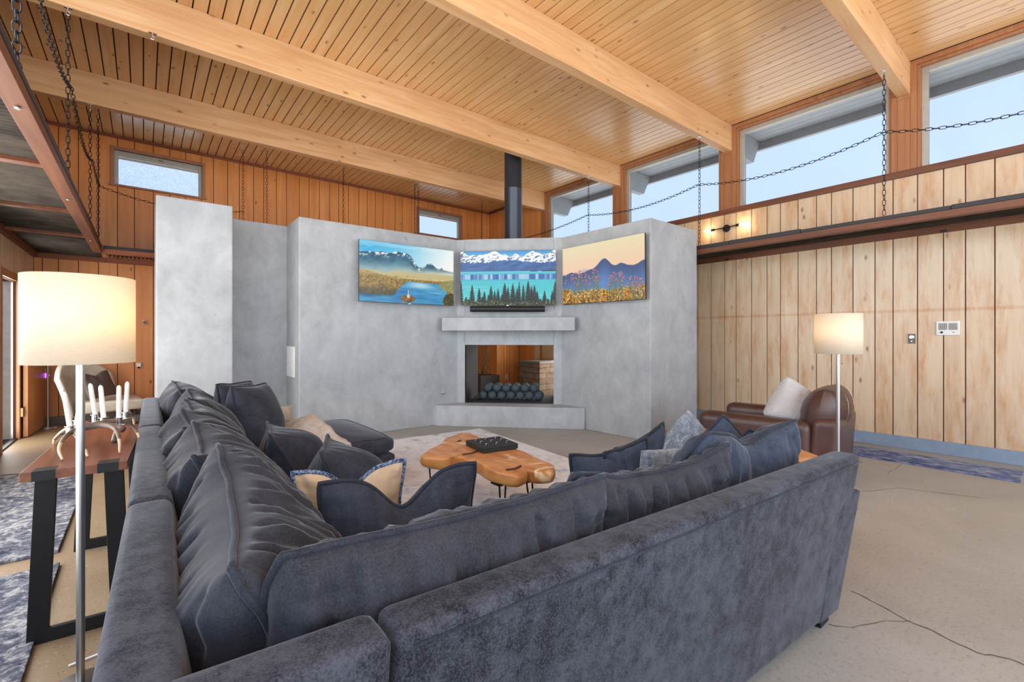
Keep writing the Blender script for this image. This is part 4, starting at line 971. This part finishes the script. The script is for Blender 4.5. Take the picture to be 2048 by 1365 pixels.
cush('back_cushion', 'dented slate-blue back cushion at the arm end of the right-hand sofa back', (1.71,.92,.925), (2.37,.845,.915), dR, .52, .32, VB, PP, 3, chop=.06, ears=.02, group=BG, n=84, sag=.03, wr=.012, flare=.15, earx=-.20, asym=.8)
cush('back_cushion', 'biggest crumpled charcoal back cushion, nearest the camera at the sofa corner', (.125,.985,.875), (.20,1.88,.925), dL, .56, .36, V, PP, 4, wr=.019, p=.34, group=BG, n=110, sag=.035, asym=1.55)
cush('back_cushion', 'second back cushion from the corner along the left sofa back', (.13,1.93,.895), (.17,2.45,.925), dL, .55, .40, V, PP, 5, wr=.014, group=BG, sag=.05, asym=1.55)
cush('back_cushion', 'third back cushion from the corner along the left sofa back', (.14,2.50,.895), (.15,3.08,.925), dL, .55, .40, V, PP, 6, wr=.014, group=BG, sag=.05, asym=1.55)
cush('back_cushion', 'fourth back cushion from the corner along the left sofa back', (.20,3.00,.90), (.19,3.46,.925), dL, .55, .34, V, PP, 7, group=BG, sag=.04, asym=1.55)
cush('back_cushion', 'fifth back cushion from the corner along the left sofa back', (.22,3.50,.915), (.24,3.99,.925), dL, .54, .34, V, PP, 8, group=BG, sag=.04, asym=1.55)
cush('back_cushion', 'farthest back cushion, at the tall concrete end of the left sofa back', (.20,4.15,.92), (.19,4.90,.925), dL, .53, .40, V, PP, 9, group=BG, sag=.04, asym=1.55)
PG = 'dark throw pillows on the sofa'
cush('throw_pillow', 'big dark pillow standing upright on the chaise in front of its twin', (.486,3.80,.94), (.78,4.20,.92), (.22,.05,-.95), .49, .36, VD, PP, 10, p=.4, wr=.004, group=PG, cat='pillow')
cush('throw_pillow', 'dark pillow half hidden behind the upright one on the chaise', (.435,4.15,.935), (.72,4.5,.92), (.22,.05,-.95), .49, .30, VD, PP, 11, p=.4, wr=.004, group=PG, cat='pillow')
cush('throw_pillow', 'dark pillow on edge in front of the upright chaise pillow', (.543,2.82,.76), (.61,3.25,.76), (.5,.05,-.86), .42, .40, VD, PP, 12, ears=.06, p=.85, wr=.004, group=PG, cat='pillow')
cush('throw_pillow', 'dark pillow on edge just behind the tan-backed pillow', (.650,2.25,.755), (.80,2.65,.755), (.42,.1,-.9), .42, .44, VD, PP, 13, ears=.06, p=.85, wr=.004, group=PG, cat='pillow')
cush('throw_pillow', 'dark dented pillow with two ears in the corner of the sofa', (.473,1.645,.80), (1.03,1.523,.80), (.1,.15,-.98), .42, .26, VD, PP, 14, ears=.06, chop=.13, chw=.33, p=.55, wr=.006, group=PG, cat='pillow')
cush('fringed_pillow', 'tan-backed pillow with blue woven fringe', (.43,1.83,.80), (.83,1.735,.80), (.1,.2,-.97), .38, .14, M['tan'], M['fringe'], 15, ears=.10, chop=.07, p=.5, wr=.006, cat='pillow', pipe_r=.009)
cush('throw_pillow', 'dark navy pillow leaning on the right seat, front of a pair', (1.60,1.55,.735), (1.935,1.36,.80), (.05,.2,-.95), .36, .22, VB, PP, 16, ears=.06, p=.5, wr=.005, group=PG, cat='pillow', sag=.03)
cush('throw_pillow', 'dark navy pillow leaning on the right seat, rear of a pair', (1.735,1.45,.745), (2.10,1.37,.855), (.05,.2,-.95), .42, .22, VB, PP, 17, ears=.06, p=.5, wr=.005, group=PG, cat='pillow', sag=.02)
dg = Vector((.546,-.438,-.714)); dgn = (-.546,.438,-.714)
def diag(t, L): return tuple(Vector(t)+dg*L)
cush('fur_pillow', 'taller grey-blue faux fur pillow at the sofa arm', (2.21,1.29,.925), diag((2.21,1.29,.925), .40), dgn, .40, .20, M['fur_grey'], None, 18, ears=.06, p=.5, cat='pillow', group='grey fur pillows')
cush('fur_pillow', 'lower grey-blue faux fur pillow tucked behind the right back cushions', (1.80,1.29,.775), (2.075,1.14,.785), (.1,.2,-.95), .32, .16, M['fur_grey'], None, 19, ears=.06, p=.5, cat='pillow', group='grey fur pillows')
cush('throw_pillow', 'slate-blue pillow peeking up beside the fur pillow', (2.29,1.145,.90), diag((2.29,1.145,.90), .40), dgn, .40, .20, VB, PP, 20, ears=.06, p=.5, wr=.004, group=PG, cat='pillow')
cush('throw_pillow', 'slate-blue pillow tip showing before the brown recliner', (2.31,1.02,.85), diag((2.31,1.02,.85), .36), dgn, .36, .18, VB, PP, 21, ears=.06, p=.5, wr=.004, group=PG, cat='pillow')
cushion('fur_pillow', 'small beige furry pillow at the far side of the chaise', (1.0,4.80,.455), .30, .18, .14, 10, -10, 0, M['fur_beige'], None, 22, ears=.08, p=.5, cat='pillow', n=32)

# fur throw over the chaise
def throw(u, v):
    x = .74+.56*u+.06*math.sin(v*5)*(.5-u); s = v*1.15
    if s < .16: y, z = 3.64, .30+s*1.02
    else: y = 3.64+(s-.16)*.95; z = .466
    if s >= .16:
        k = min(1, (s-.16)/.22); z += k*(.035+.13*math.exp(-((u-.62)/.30)**2-((v-.55)/.28)**2))
        e = min(u, 1-u, 1-v)*8; z = .458+(z-.458)*min(1, max(.15, e))
    f = noise.noise(Vector((x*9, y*5, 3)))*.022+noise.noise(Vector((x*26, y*22, 1)))*.010
    z += abs(f)*1.0 if s >= .16 else 0; y -= (abs(f)*.9 if s < .22 else 0)
    x += .02*noise.noise(Vector((u*3, v*6, 8)))
    return (x, y, z)
m = MB(); m.grid(throw, 60, 80); o = tag(m.build('fur_throw', M['fur_cream'], smooth=True), 'cream and tan faux fur throw draped over the chaise', 'blanket')
md = o.modifiers.new('thickness', 'SOLIDIFY'); md.thickness = 0.018; md.offset = -1

# ---------------------------------------------------------------- floor lamps
def lamp(x, y, zs0, zs1, rad, label, power, pull):
    t = thing('floor_lamp', label, 'lamp', (x,y,0), 'floor lamps with linen drum shades')
    m = MB(); m.lathe([(.0001,0),(.125,0),(.125,.018),(.118,.024),(.02,.026),(.014,.03)], (x,y,0.0), 40); m.build('base', M['brushed'], parent=t, smooth='auto')
    m = MB(); m.tube([(x,y,.024),(x,y,zs1-.05)], .0125, 16); m.build('pole', M['brushed'], parent=t, smooth='auto')
    m = MB()
    m.lathe([(rad,zs0),(rad,zs1)], (x,y,0), 64); m.f = [f for f in m.f if len(f) == 4]; m.t = m.t[:len(m.f)]
    sh = m.build('shade', M['shade'], parent=t, smooth=True)
    md = sh.modifiers.new('thickness', 'SOLIDIFY'); md.thickness = .003
    m = MB()
    for a_ in (0, 2.1, 4.2): m.tube([(x,y,zs1-.06),(x+(rad-.002)*math.cos(a_),y+(rad-.002)*math.sin(a_),zs1-.012)], .002, 5)
    m.build('spider', M['brushed'], parent=t)
    m = MB(); m.lathe([(.015,-.07),(.013,-.055),(.022,-.03),(.032,.0),(.030,.025),(.018,.045),(.0001,.052)], (x+.045,y,(zs0+zs1)/2-.01), 16); m.build('bulb', M['bulb'], parent=t, smooth=True)
    m = MB(); m.tube([(x,y,zs0+.05),(x+.045,y,zs0+.05),(x+.045,y,(zs0+zs1)/2-.08)], .008, 8); m.build('socket', M['brushed'], parent=t)
    m = MB(); px_, py_ = x+.03*.78, y-.03*.62
    m.tube([(px_,py_,zs0+.06),(px_,py_,zs0-pull)], .0012, 5); m.sphere((px_,py_,zs0-pull-.006), .006, 8, 6); m.build('pull_chain', M['brass'], parent=t)
    d = bpy.data.lights.new('lamp_glow', 'POINT'); d.energy = power; d.color = (1.0,.78,.50); d.shadow_soft_size = .09
    l = bpy.data.objects.new('lamp_glow', d); C.objects.link(l); l.parent = t; l.location = (0,0,(zs0+zs1)/2+.06)
lamp(-.178, 2.278, 1.205, 1.515, .155, 'floor lamp with cream drum shade beside the console table, nearest the camera', 4.5, -.05)
lamp(4.167, 1.19, 1.17, 1.475, .155, 'floor lamp with white drum shade standing by the brown recliner', 2.4, .07)
t = thing('reading_lamp', 'slim nickel floor lamp partly hidden behind the big lampshade', 'lamp', (-1.07,9.3,0))
m = MB(); m.lathe([(.0001,0),(.14,0),(.14,.018),(.02,.024)], (-1.07,9.3,0), 32); m.build('base', M['brushed'], parent=t, smooth='auto')
m = MB(); m.tube([(-1.07,9.3,.02),(-1.07,9.3,1.45)], .014, 12); m.build('pole', M['brushed'], parent=t, smooth='auto')
m = MB(); m.tube([(-.23,2.5,.006),(-.12,2.52,.006),(-.075,2.42,.006),(-.12,2.33,.006),(-.19,2.36,.006),(-.15,2.27,.006)], .004, 6); tag(m.build('lamp_cord', M['white'], smooth=True), 'white lamp cord curled on the floor by the lamp base', 'cord')

# ---------------------------------------------------------------- console table + antler candelabra
tb = thing('console_table', 'narrow walnut console table with black steel legs behind the sofa', 'table', (-.2,3.3,0))
ca = math.radians(-3); cu = Vector((math.cos(ca),math.sin(ca),0)); cv = Vector((-math.sin(ca),math.cos(ca),0)); c0 = Vector((-.39,2.675,0))
def CT(u, v, z): return c0+cu*u+cv*v+Vector((0,0,z))
CW, CL = .335, 1.42
m = MB()
p = [CT(0,0,.712),CT(CW,0,.712),CT(CW,CL,.712),CT(0,CL,.712)]; m.hexa(p+[q+Vector((0,0,.038)) for q in p], .4)
m.build('tabletop', M['walnut'], parent=tb, bevel=.002)
for u0 in (.035, .235):
    for v0, v1 in ((-.0015, .0), (CL, CL+.0015)):
        m = MB(); p = [CT(u0,v0-.0,.7105),CT(u0+.07,v0-.0,.7105),CT(u0+.07,v0+.07 if v0 < 1 else v1,.7105),CT(u0,v0+.07 if v0 < 1 else v1,.7105)]
        m.hexa(p+[q+Vector((0,0,.0405)) for q in p]); m.build('inlay', M['blackmetal'], parent=tb)
for v0 in (.10, 1.15):
    for ua, ub in ((.06, .015), (.275, .285)):
        m = MB(); hw = .034; p = [CT(ub-hw+.02,v0-.01,0),CT(ub+hw+.02,v0-.01,0),CT(ub+hw+.02,v0+.012,0),CT(ub-hw+.02,v0+.012,0),CT(ua-hw+.01,v0-.06,.71),CT(ua+hw+.01,v0-.06,.71),CT(ua+hw+.01,v0-.04,.71),CT(ua-hw+.01,v0-.04,.71)]
        m.hexa(p); m.build('leg', M['blackmetal'], parent=tb, bevel=.003)
    m = MB(); p = [CT(.04,v0-.01,.0),CT(.30,v0-.01,.0),CT(.30,v0+.012,.0),CT(.04,v0+.012,.0)]; m.hexa(p+[q+Vector((0,-.004,.06)) for q in p]); m.build('stretcher', M['blackmetal'], parent=tb, bevel=.003)
ty = MB(); p = [CT(.17,1.10,.7505),CT(.33,1.10,.7505),CT(.33,1.38,.7505),CT(.17,1.38,.7505)]; ty.hexa(p+[q+Vector((0,0,.018)) for q in p]); tag(ty.build('tray', M['black'], bevel=.004), 'flat black tray at the far end of the console table', 'tray')

cd = thing('antler_candelabra', 'antler candle holder with six nickel cups on the console', 'candle holder', (-.19,3.05,.75))
def antler(pts, r0, r1):
    P = catmull_open(pts); m = MB(); nn = len(P); m.tube(P, [r0+(r1-r0)*(i/(nn-1))**1.2 for i in range(nn)], 10); m.build('antler', M['antler'], parent=cd, smooth=True)
    k = int(nn*.72); m = MB(); m.tube(P[k:], [(r0+(r1-r0)*(i/(nn-1))**1.2)*1.03 for i in range(k, nn)], 10); m.build('antler_tip', M['tip'], parent=cd, smooth=True)
def catmull_open(pts, k=6):
    q = [Vector(p) for p in pts]; q = [q[0]*2-q[1]]+q+[q[-1]*2-q[-2]]; out = []
    for i in range(1, len(q)-2):
        for j in range(k):
            t = j/k; p0, p1, p2, p3 = q[i-1:i+3]; out.append(0.5*((2*p1)+(-p0+p2)*t+(2*p0-5*p1+4*p2-p3)*t*t+(-p0+3*p1-3*p2+p3)*t**3))
    out.append(q[-2]); return out
antler([(-.08,3.02,.835),(-.14,3.08,.855),(-.22,3.06,.86),(-.275,2.96,.845),(-.295,2.88,.80),(-.278,2.815,.757)], .016, .004)
antler([(-.25,3.05,.855),(-.16,3.02,.865),(-.11,2.95,.855),(-.09,2.88,.81),(-.087,2.822,.757)], .015, .004)
antler([(-.20,3.10,.86),(-.12,3.14,.865),(-.06,3.12,.85),(-.025,3.08,.80),(-.013,3.056,.757)], .013, .004)
antler([(-.255,3.0,.85),(-.235,2.92,.83),(-.21,2.86,.79),(-.197,2.82,.757)], .012, .004)
antler([(-.12,3.15,.755),(-.11,3.2,.80),(-.09,3.3,.85),(-.06,3.42,.86),(-.045,3.47,.82),(-.043,3.482,.757)], .013, .004)
antler([(-.24,3.08,.86),(-.30,3.15,.84),(-.345,3.24,.79),(-.358,3.287,.757)], .012, .004)
cps = [(-.276,3.05,.872,-.02,'first'),(-.262,3.20,.878,.02,'second'),(-.200,3.292,.888,-.02,'third'),(-.159,3.141,.888,-.012,'fourth'),(-.098,3.10,.886,0,'fifth'),(-.075,3.30,.888,.006,'sixth')]
for x, y, z, dx, nm in cps:
    m = MB(); m.lathe([(.0001,-.030),(.008,-.030),(.034,-.026),(.036,-.023),(.014,-.020),(.0135,.006),(.020,.010),(.0205,.012),(.012,.013)], (x,y,z-.012), 22); m.build('candle_cup', M['chrome'], parent=cd, smooth='auto')
    m = MB(); L = .165; m.tube([(x+dx*q, y, z+L*q) for q in (0,.2,.4,.6,.8,.93,.97,1.0)], [.0108,.0106,.0104,.0102,.010,.0098,.007,.0035], 14); 
    cdl = tag(m.build('candle', M['wax'], smooth='auto'), '%s white taper candle from the left on the antler holder' % nm, 'candle', 'white taper candles')
    m = MB(); m.tube([(x+dx,y,z+L-.001),(x+dx*1.03,y,z+L+.008)], .0012, 5); m.build('wick', M['black'], parent=cdl)

# ---------------------------------------------------------------- armchair, back left
ac = thing('lounge_chair', 'low ivory lounge chair against the orange back wall', 'armchair', (-.5,8.75,0))
fc, sd = Vector((.83,-.56,0)), Vector((.56,.83,0))
def shell(u, v):   # bowed wrap back
    q = 2*u-1; p = Vector((-.56,8.86,0))+sd*(.46*q*(1-.10*(1-v)))-fc*(.16*(1-q*q)+.14*v-.04)
    return (p.x, p.y, .20+.76*v*(1-.30*abs(q)**3*v))
m = MB(); m.grid(shell, 30, 14); o = m.build('backrest', M['chairfab'], parent=ac, smooth=True); md = o.modifiers.new('thickness', 'SOLIDIFY'); md.thickness = .06; md.offset = 0
m = MB(); m.hexa([(-.70,8.50,.24),(-.01,8.62,.25),(-.10,9.28,.25),(-.62,9.28,.24),(-.72,8.48,.40),(.02,8.60,.39),(-.09,9.32,.40),(-.64,9.30,.41)]); m.build('seat', M['chairfab'], parent=ac, bevel=.035, seg=3, smooth=True)
for x0, y0, dx in ((-.72,8.62,-.07),(-.52,9.2,-.03),(-.10,8.66,.05),(-.14,9.2,.03)):
    m = MB(); m.tube([(x0,y0,.24),(x0+dx,y0,.0)], [.028,.016], 10); m.build('leg', M['black'], parent=ac)
cush('throw_pillow', 'taupe-brown pillow on the ivory lounge chair', (-.70,8.56,.80), (-.42,8.98,.82), (.30,-.20,-.9), .40, .14, M['brownpillow'], None, 30, ears=.08, chop=.05, p=.5, cat='pillow', n=28)

# small wall items, back left
o = thing('wall_hook', 'small white bell-shaped hook high on the orange back wall', 'hook', (.0,YB-.03,1.5)); m = MB(); m.lathe([(.006,.05),(.012,.03),(.022,.0),(.024,-.012),(.0001,-.014)], (.006,YB-.045,1.51), 14); m.build('bell', M['silver'], parent=o, smooth=True); m = MB(); m.box(-.01,.02,YB-.03,YB-.0205,1.53,1.57); m.build('mount', M['white'], parent=o)
o = thing('wall_sensor', 'small white square sensor low on the orange back wall', 'sensor', (-.063,YB-.03,.8)); m = MB(); m.box(-.09,-.03,YB-.045,YB-.0205,.82,.88); m.build('body', M['white'], parent=o, bevel=.005); m = MB(); m.sphere((-.062,YB-.034,.803), .014, 10, 8); m.build('knob', M['black'], parent=o)
o = thing('plug_in_freshener', 'plug-in air freshener with purple glow beside the open door', 'air freshener', (-1.10,YB-.03,.6)); m = MB(); m.box(-1.135,-1.075,YB-.07,YB-.0205,.66,.84); m.build('body', M['chairfab'], parent=o, bevel=.012); m = MB(); m.lathe([(.030,.0),(.034,.006),(.026,.010),(.018,.004)], (-1.105,YB-.078,.735), 20, axis='y'); m.build('indicator_ring', M['purple'], parent=o)
m = MB(); m.box(-.99,-.95,YB-.05,YB-.0205,.66,.84); tag(m.build('wall_charger', M['chairfab'], bevel=.008), 'tall pale charger plate on the wall right of the slim lamp pole', 'charger')

# ---------------------------------------------------------------- recliner, tables by the right wall
rc = thing('recliner', 'brown leather recliner with rounded back near the pale wall', 'armchair', (4.9,1.95,0))
ra = math.radians(8); rot = Matrix.Rotation(ra, 3, 'Z'); rc0 = Vector((4.88,1.98,0))
def RC(x, y, z): v = rot @ Vector((x, y, 0)); return (rc0.x+v.x, rc0.y+v.y, z)
def rbox(name, x0, x1, y0, y1, z0, z1, bev, taper=0.0, parent=rc, mat='leather', lean=0):
    m = MB(); m.hexa([RC(x0,y0,z0),RC(x1,y0,z0),RC(x1,y1,z0),RC(x0,y1,z0),RC(x0+taper,y0-lean,z1),RC(x1-taper,y0-lean,z1),RC(x1-taper,y1-lean,z1),RC(x0+taper,y1-lean,z1)])
    return m.build(name, M[mat], parent=parent, bevel=bev, seg=5, smooth=True)
rbox('base', -.42, .42, -.40, .42, .05, .34, .03)
rbox('arm', -.50, -.28, -.44, .52, .04, .56, .085); rbox('arm', .28, .50, -.44, .52, .04, .56, .085)
rbox('seat', -.29, .29, -.30, .50, .30, .46, .06)
rbox('back_frame', -.48, .48, -.62, -.40, .06, .60, .07, .02, lean=.04)
def pad(u, v):
    a_ = (u-.5)*2; b_ = (v-.5)*2; th = .19*(max(0, 1-a_*a_)**.42)*(max(0, 1-b_*b_)**.42)
    wz = noise.noise(Vector((a_*4, b_*4, 2)))*.012*(1-max(abs(a_), abs(b_)))
    hx = .40*a_*(1-.16*max(0, b_)**2); hz = .42+.225+.225*b_
    return hx, hz, th+wz
m = MB()
for sg in (-1, 1):
    def f_(u, v, sg=sg):
        hx, hz, th = pad(u if sg < 0 else 1-u, v); return RC(hx-.03, -.455-(hz-.44)*.16+sg*th, hz-.025)
    m.grid(f_, 36, 36)
m.build('headrest', M['leather'], parent=rc, smooth=True)
for sx_ in (-.20, .20):
    m = MB(); P_ = []
    for q in range(12):
        v_ = .12+.76*q/11; hx, hz, th = pad(.5+sx_, v_); P_.append(RC(hx-.03, -.455-(hz-.44)*.16-th-.001, hz-.025))
    m.tube(P_, .0035, 5); m.build('stitching', M['brass'], parent=rc)
cushion('sherpa_pillow', 'white fluffy sherpa pillow on the brown recliner', RC(-.10,-.16,.42), .46, .46, .34, -30, -10, 36, M['fur_white'], None, 31, ears=.0, p=.34, cat='pillow', n=40, wr=.006)
wt = thing('side_table', 'low reddish-brown wooden table behind the fur pillows', 'table', (3.7,2.1,0))
m = MB(); p = [(3.40,2.02),(3.98,1.86),(4.10,2.28),(3.52,2.44)]; m.prism(p, .40, .45, .4); m.build('tabletop', M['redwoodx'], parent=wt, bevel=.006)
for qx, qy in ((3.46,2.06),(3.93,1.93),(4.03,2.24),(3.56,2.37)):
    m = MB(); m.box(qx-.025,qx+.025,qy-.025,qy+.025,0,.40); m.build('leg', M['redwood'], parent=wt)
bt = thing('bent_side_table', 'bent honey-coloured wooden side table at the end of the sofa arm', 'table', (2.9,.95,0))
def bent(path, wd):
    m = MB(); P = [Vector(p) for p in path]; th = .022
    vs = []
    for i, p in enumerate(P):
        t_ = (P[min(i+1,len(P)-1)]-P[max(i-1,0)]).normalized(); nn_ = t_.cross(wd).normalized()*th/2
        vs += [p+wd/2+nn_, p-wd/2+nn_, p-wd/2-nn_, p+wd/2-nn_]
    fs = [(3,2,1,0), tuple(len(vs)-4+k for k in range(4))]
    for i in range(len(P)-1):
        for k in range(4): fs.append((i*4+k, i*4+(k+1)%4, (i+1)*4+(k+1)%4, (i+1)*4+k))
    m.add(vs, fs); return m
pth = [(2.60,1.28,.645)]+[(2.60+(.36)*q, 1.28-(.36)*q, .645) for q in (.3,.6,.9)]+[(2.955,.925,.638),(2.975,.905,.62),(2.985,.895,.59)]+[(2.985,.895,z_) for z_ in (.4,.2,.06)]+[(2.975,.905,.03),(2.95,.93,.014),(2.70,1.18,.012)]
pth = [(x_-.05, y_+.03, z_) for x_, y_, z_ in pth]
bent(pth, Vector((.17,.212,0))).build('frame', M['lightbent'], parent=bt, smooth='auto')

# ---------------------------------------------------------------- fittings on the right wall
ic = thing('intercom', 'white wall intercom with twin speaker grilles on the pale boards', 'intercom', (XR,.945,1.316))
m = MB(); m.box(XR-.018, XR-.0005, .85, 1.04, 1.318, 1.472); m.build('plate', M['white'], parent=ic, bevel=.004)
for y0, y1 in ((.87,.938),(.952,1.02)):
    m = MB()
    for k in range(9): q = y0+(y1-y0)*k/8.5; m.box(XR-.0205, XR-.0182, q, q+.004, 1.375, 1.45)
    m.build('speaker_grille', M['greybase'], parent=ic)
m = MB(); m.lathe([(.012,-.004),(.011,-.014),(.0001,-.015)], (XR-.017,.995,1.349), 14, axis='x'); m.build('knob', M['black'], parent=ic)
m = MB(); m.box(XR-.021, XR-.018, .893, .907, 1.345, 1.352); m.build('button', M['black'], parent=ic)
th_ = thing('thermostat', 'small grey dial thermostat left of the white intercom', 'thermostat', (XR,1.25,1.223))
m = MB(); m.box(XR-.016, XR-.0005, 1.22, 1.282, 1.223, 1.333); m.build('plate', M['greybase'], parent=th_, bevel=.003)
m = MB(); m.lathe([(.026,0),(.026,-.008),(.019,-.010),(.018,-.016),(.0001,-.017)], (XR-.016,1.251,1.294), 20, axis='x'); m.build('dial', M['silver'], parent=th_, smooth='auto')
m = MB(); m.lathe([(.009,0),(.009,-.004),(.0001,-.005)], (XR-.016,1.251,1.248), 12, axis='x'); m.build('button', M['white'], parent=th_)
sc_ = thing('wall_sconce', 'black wall sconce with two glowing tube bulbs under the clerestory', 'sconce', (XR,3.40,2.93))
m = MB(); m.lathe([(.055,0),(.055,-.018),(.02,-.024),(.014,-.06)], (XR-.0005,3.405,2.945), 24, axis='x'); m.build('wall_plate', M['black'], parent=sc_, smooth='auto')
m = MB(); m.tube([(XR-.06,3.64,2.945),(XR-.06,3.17,2.955)], .008, 10); m.tube([(XR-.06,3.62,2.9455),(XR-.06,3.57,2.947)], .019, 12); m.tube([(XR-.06,3.24,2.953),(XR-.06,3.19,2.955)], .019, 12); m.build('arm', M['black'], parent=sc_, smooth='auto')
for y0, y1 in ((3.622,3.74),(3.188,3.07)):
    m = MB(); m.tube([(XR-.06,y0,2.95),(XR-.06,(y0*3+y1)/4,2.95),(XR-.06,y1,2.95)], [.014,.017,.012], 12); m.build('bulb', M['bulb'], parent=sc_, smooth=True)
    d = bpy.data.lights.new('sconce_glow', 'POINT'); d.energy = 3.6; d.color = (1.0,.70,.34); d.shadow_soft_size = .03
    l = bpy.data.objects.new('sconce_glow', d); C.objects.link(l); l.parent = sc_; l.location = (-.075,(y0+y1)/2-3.40,.02)
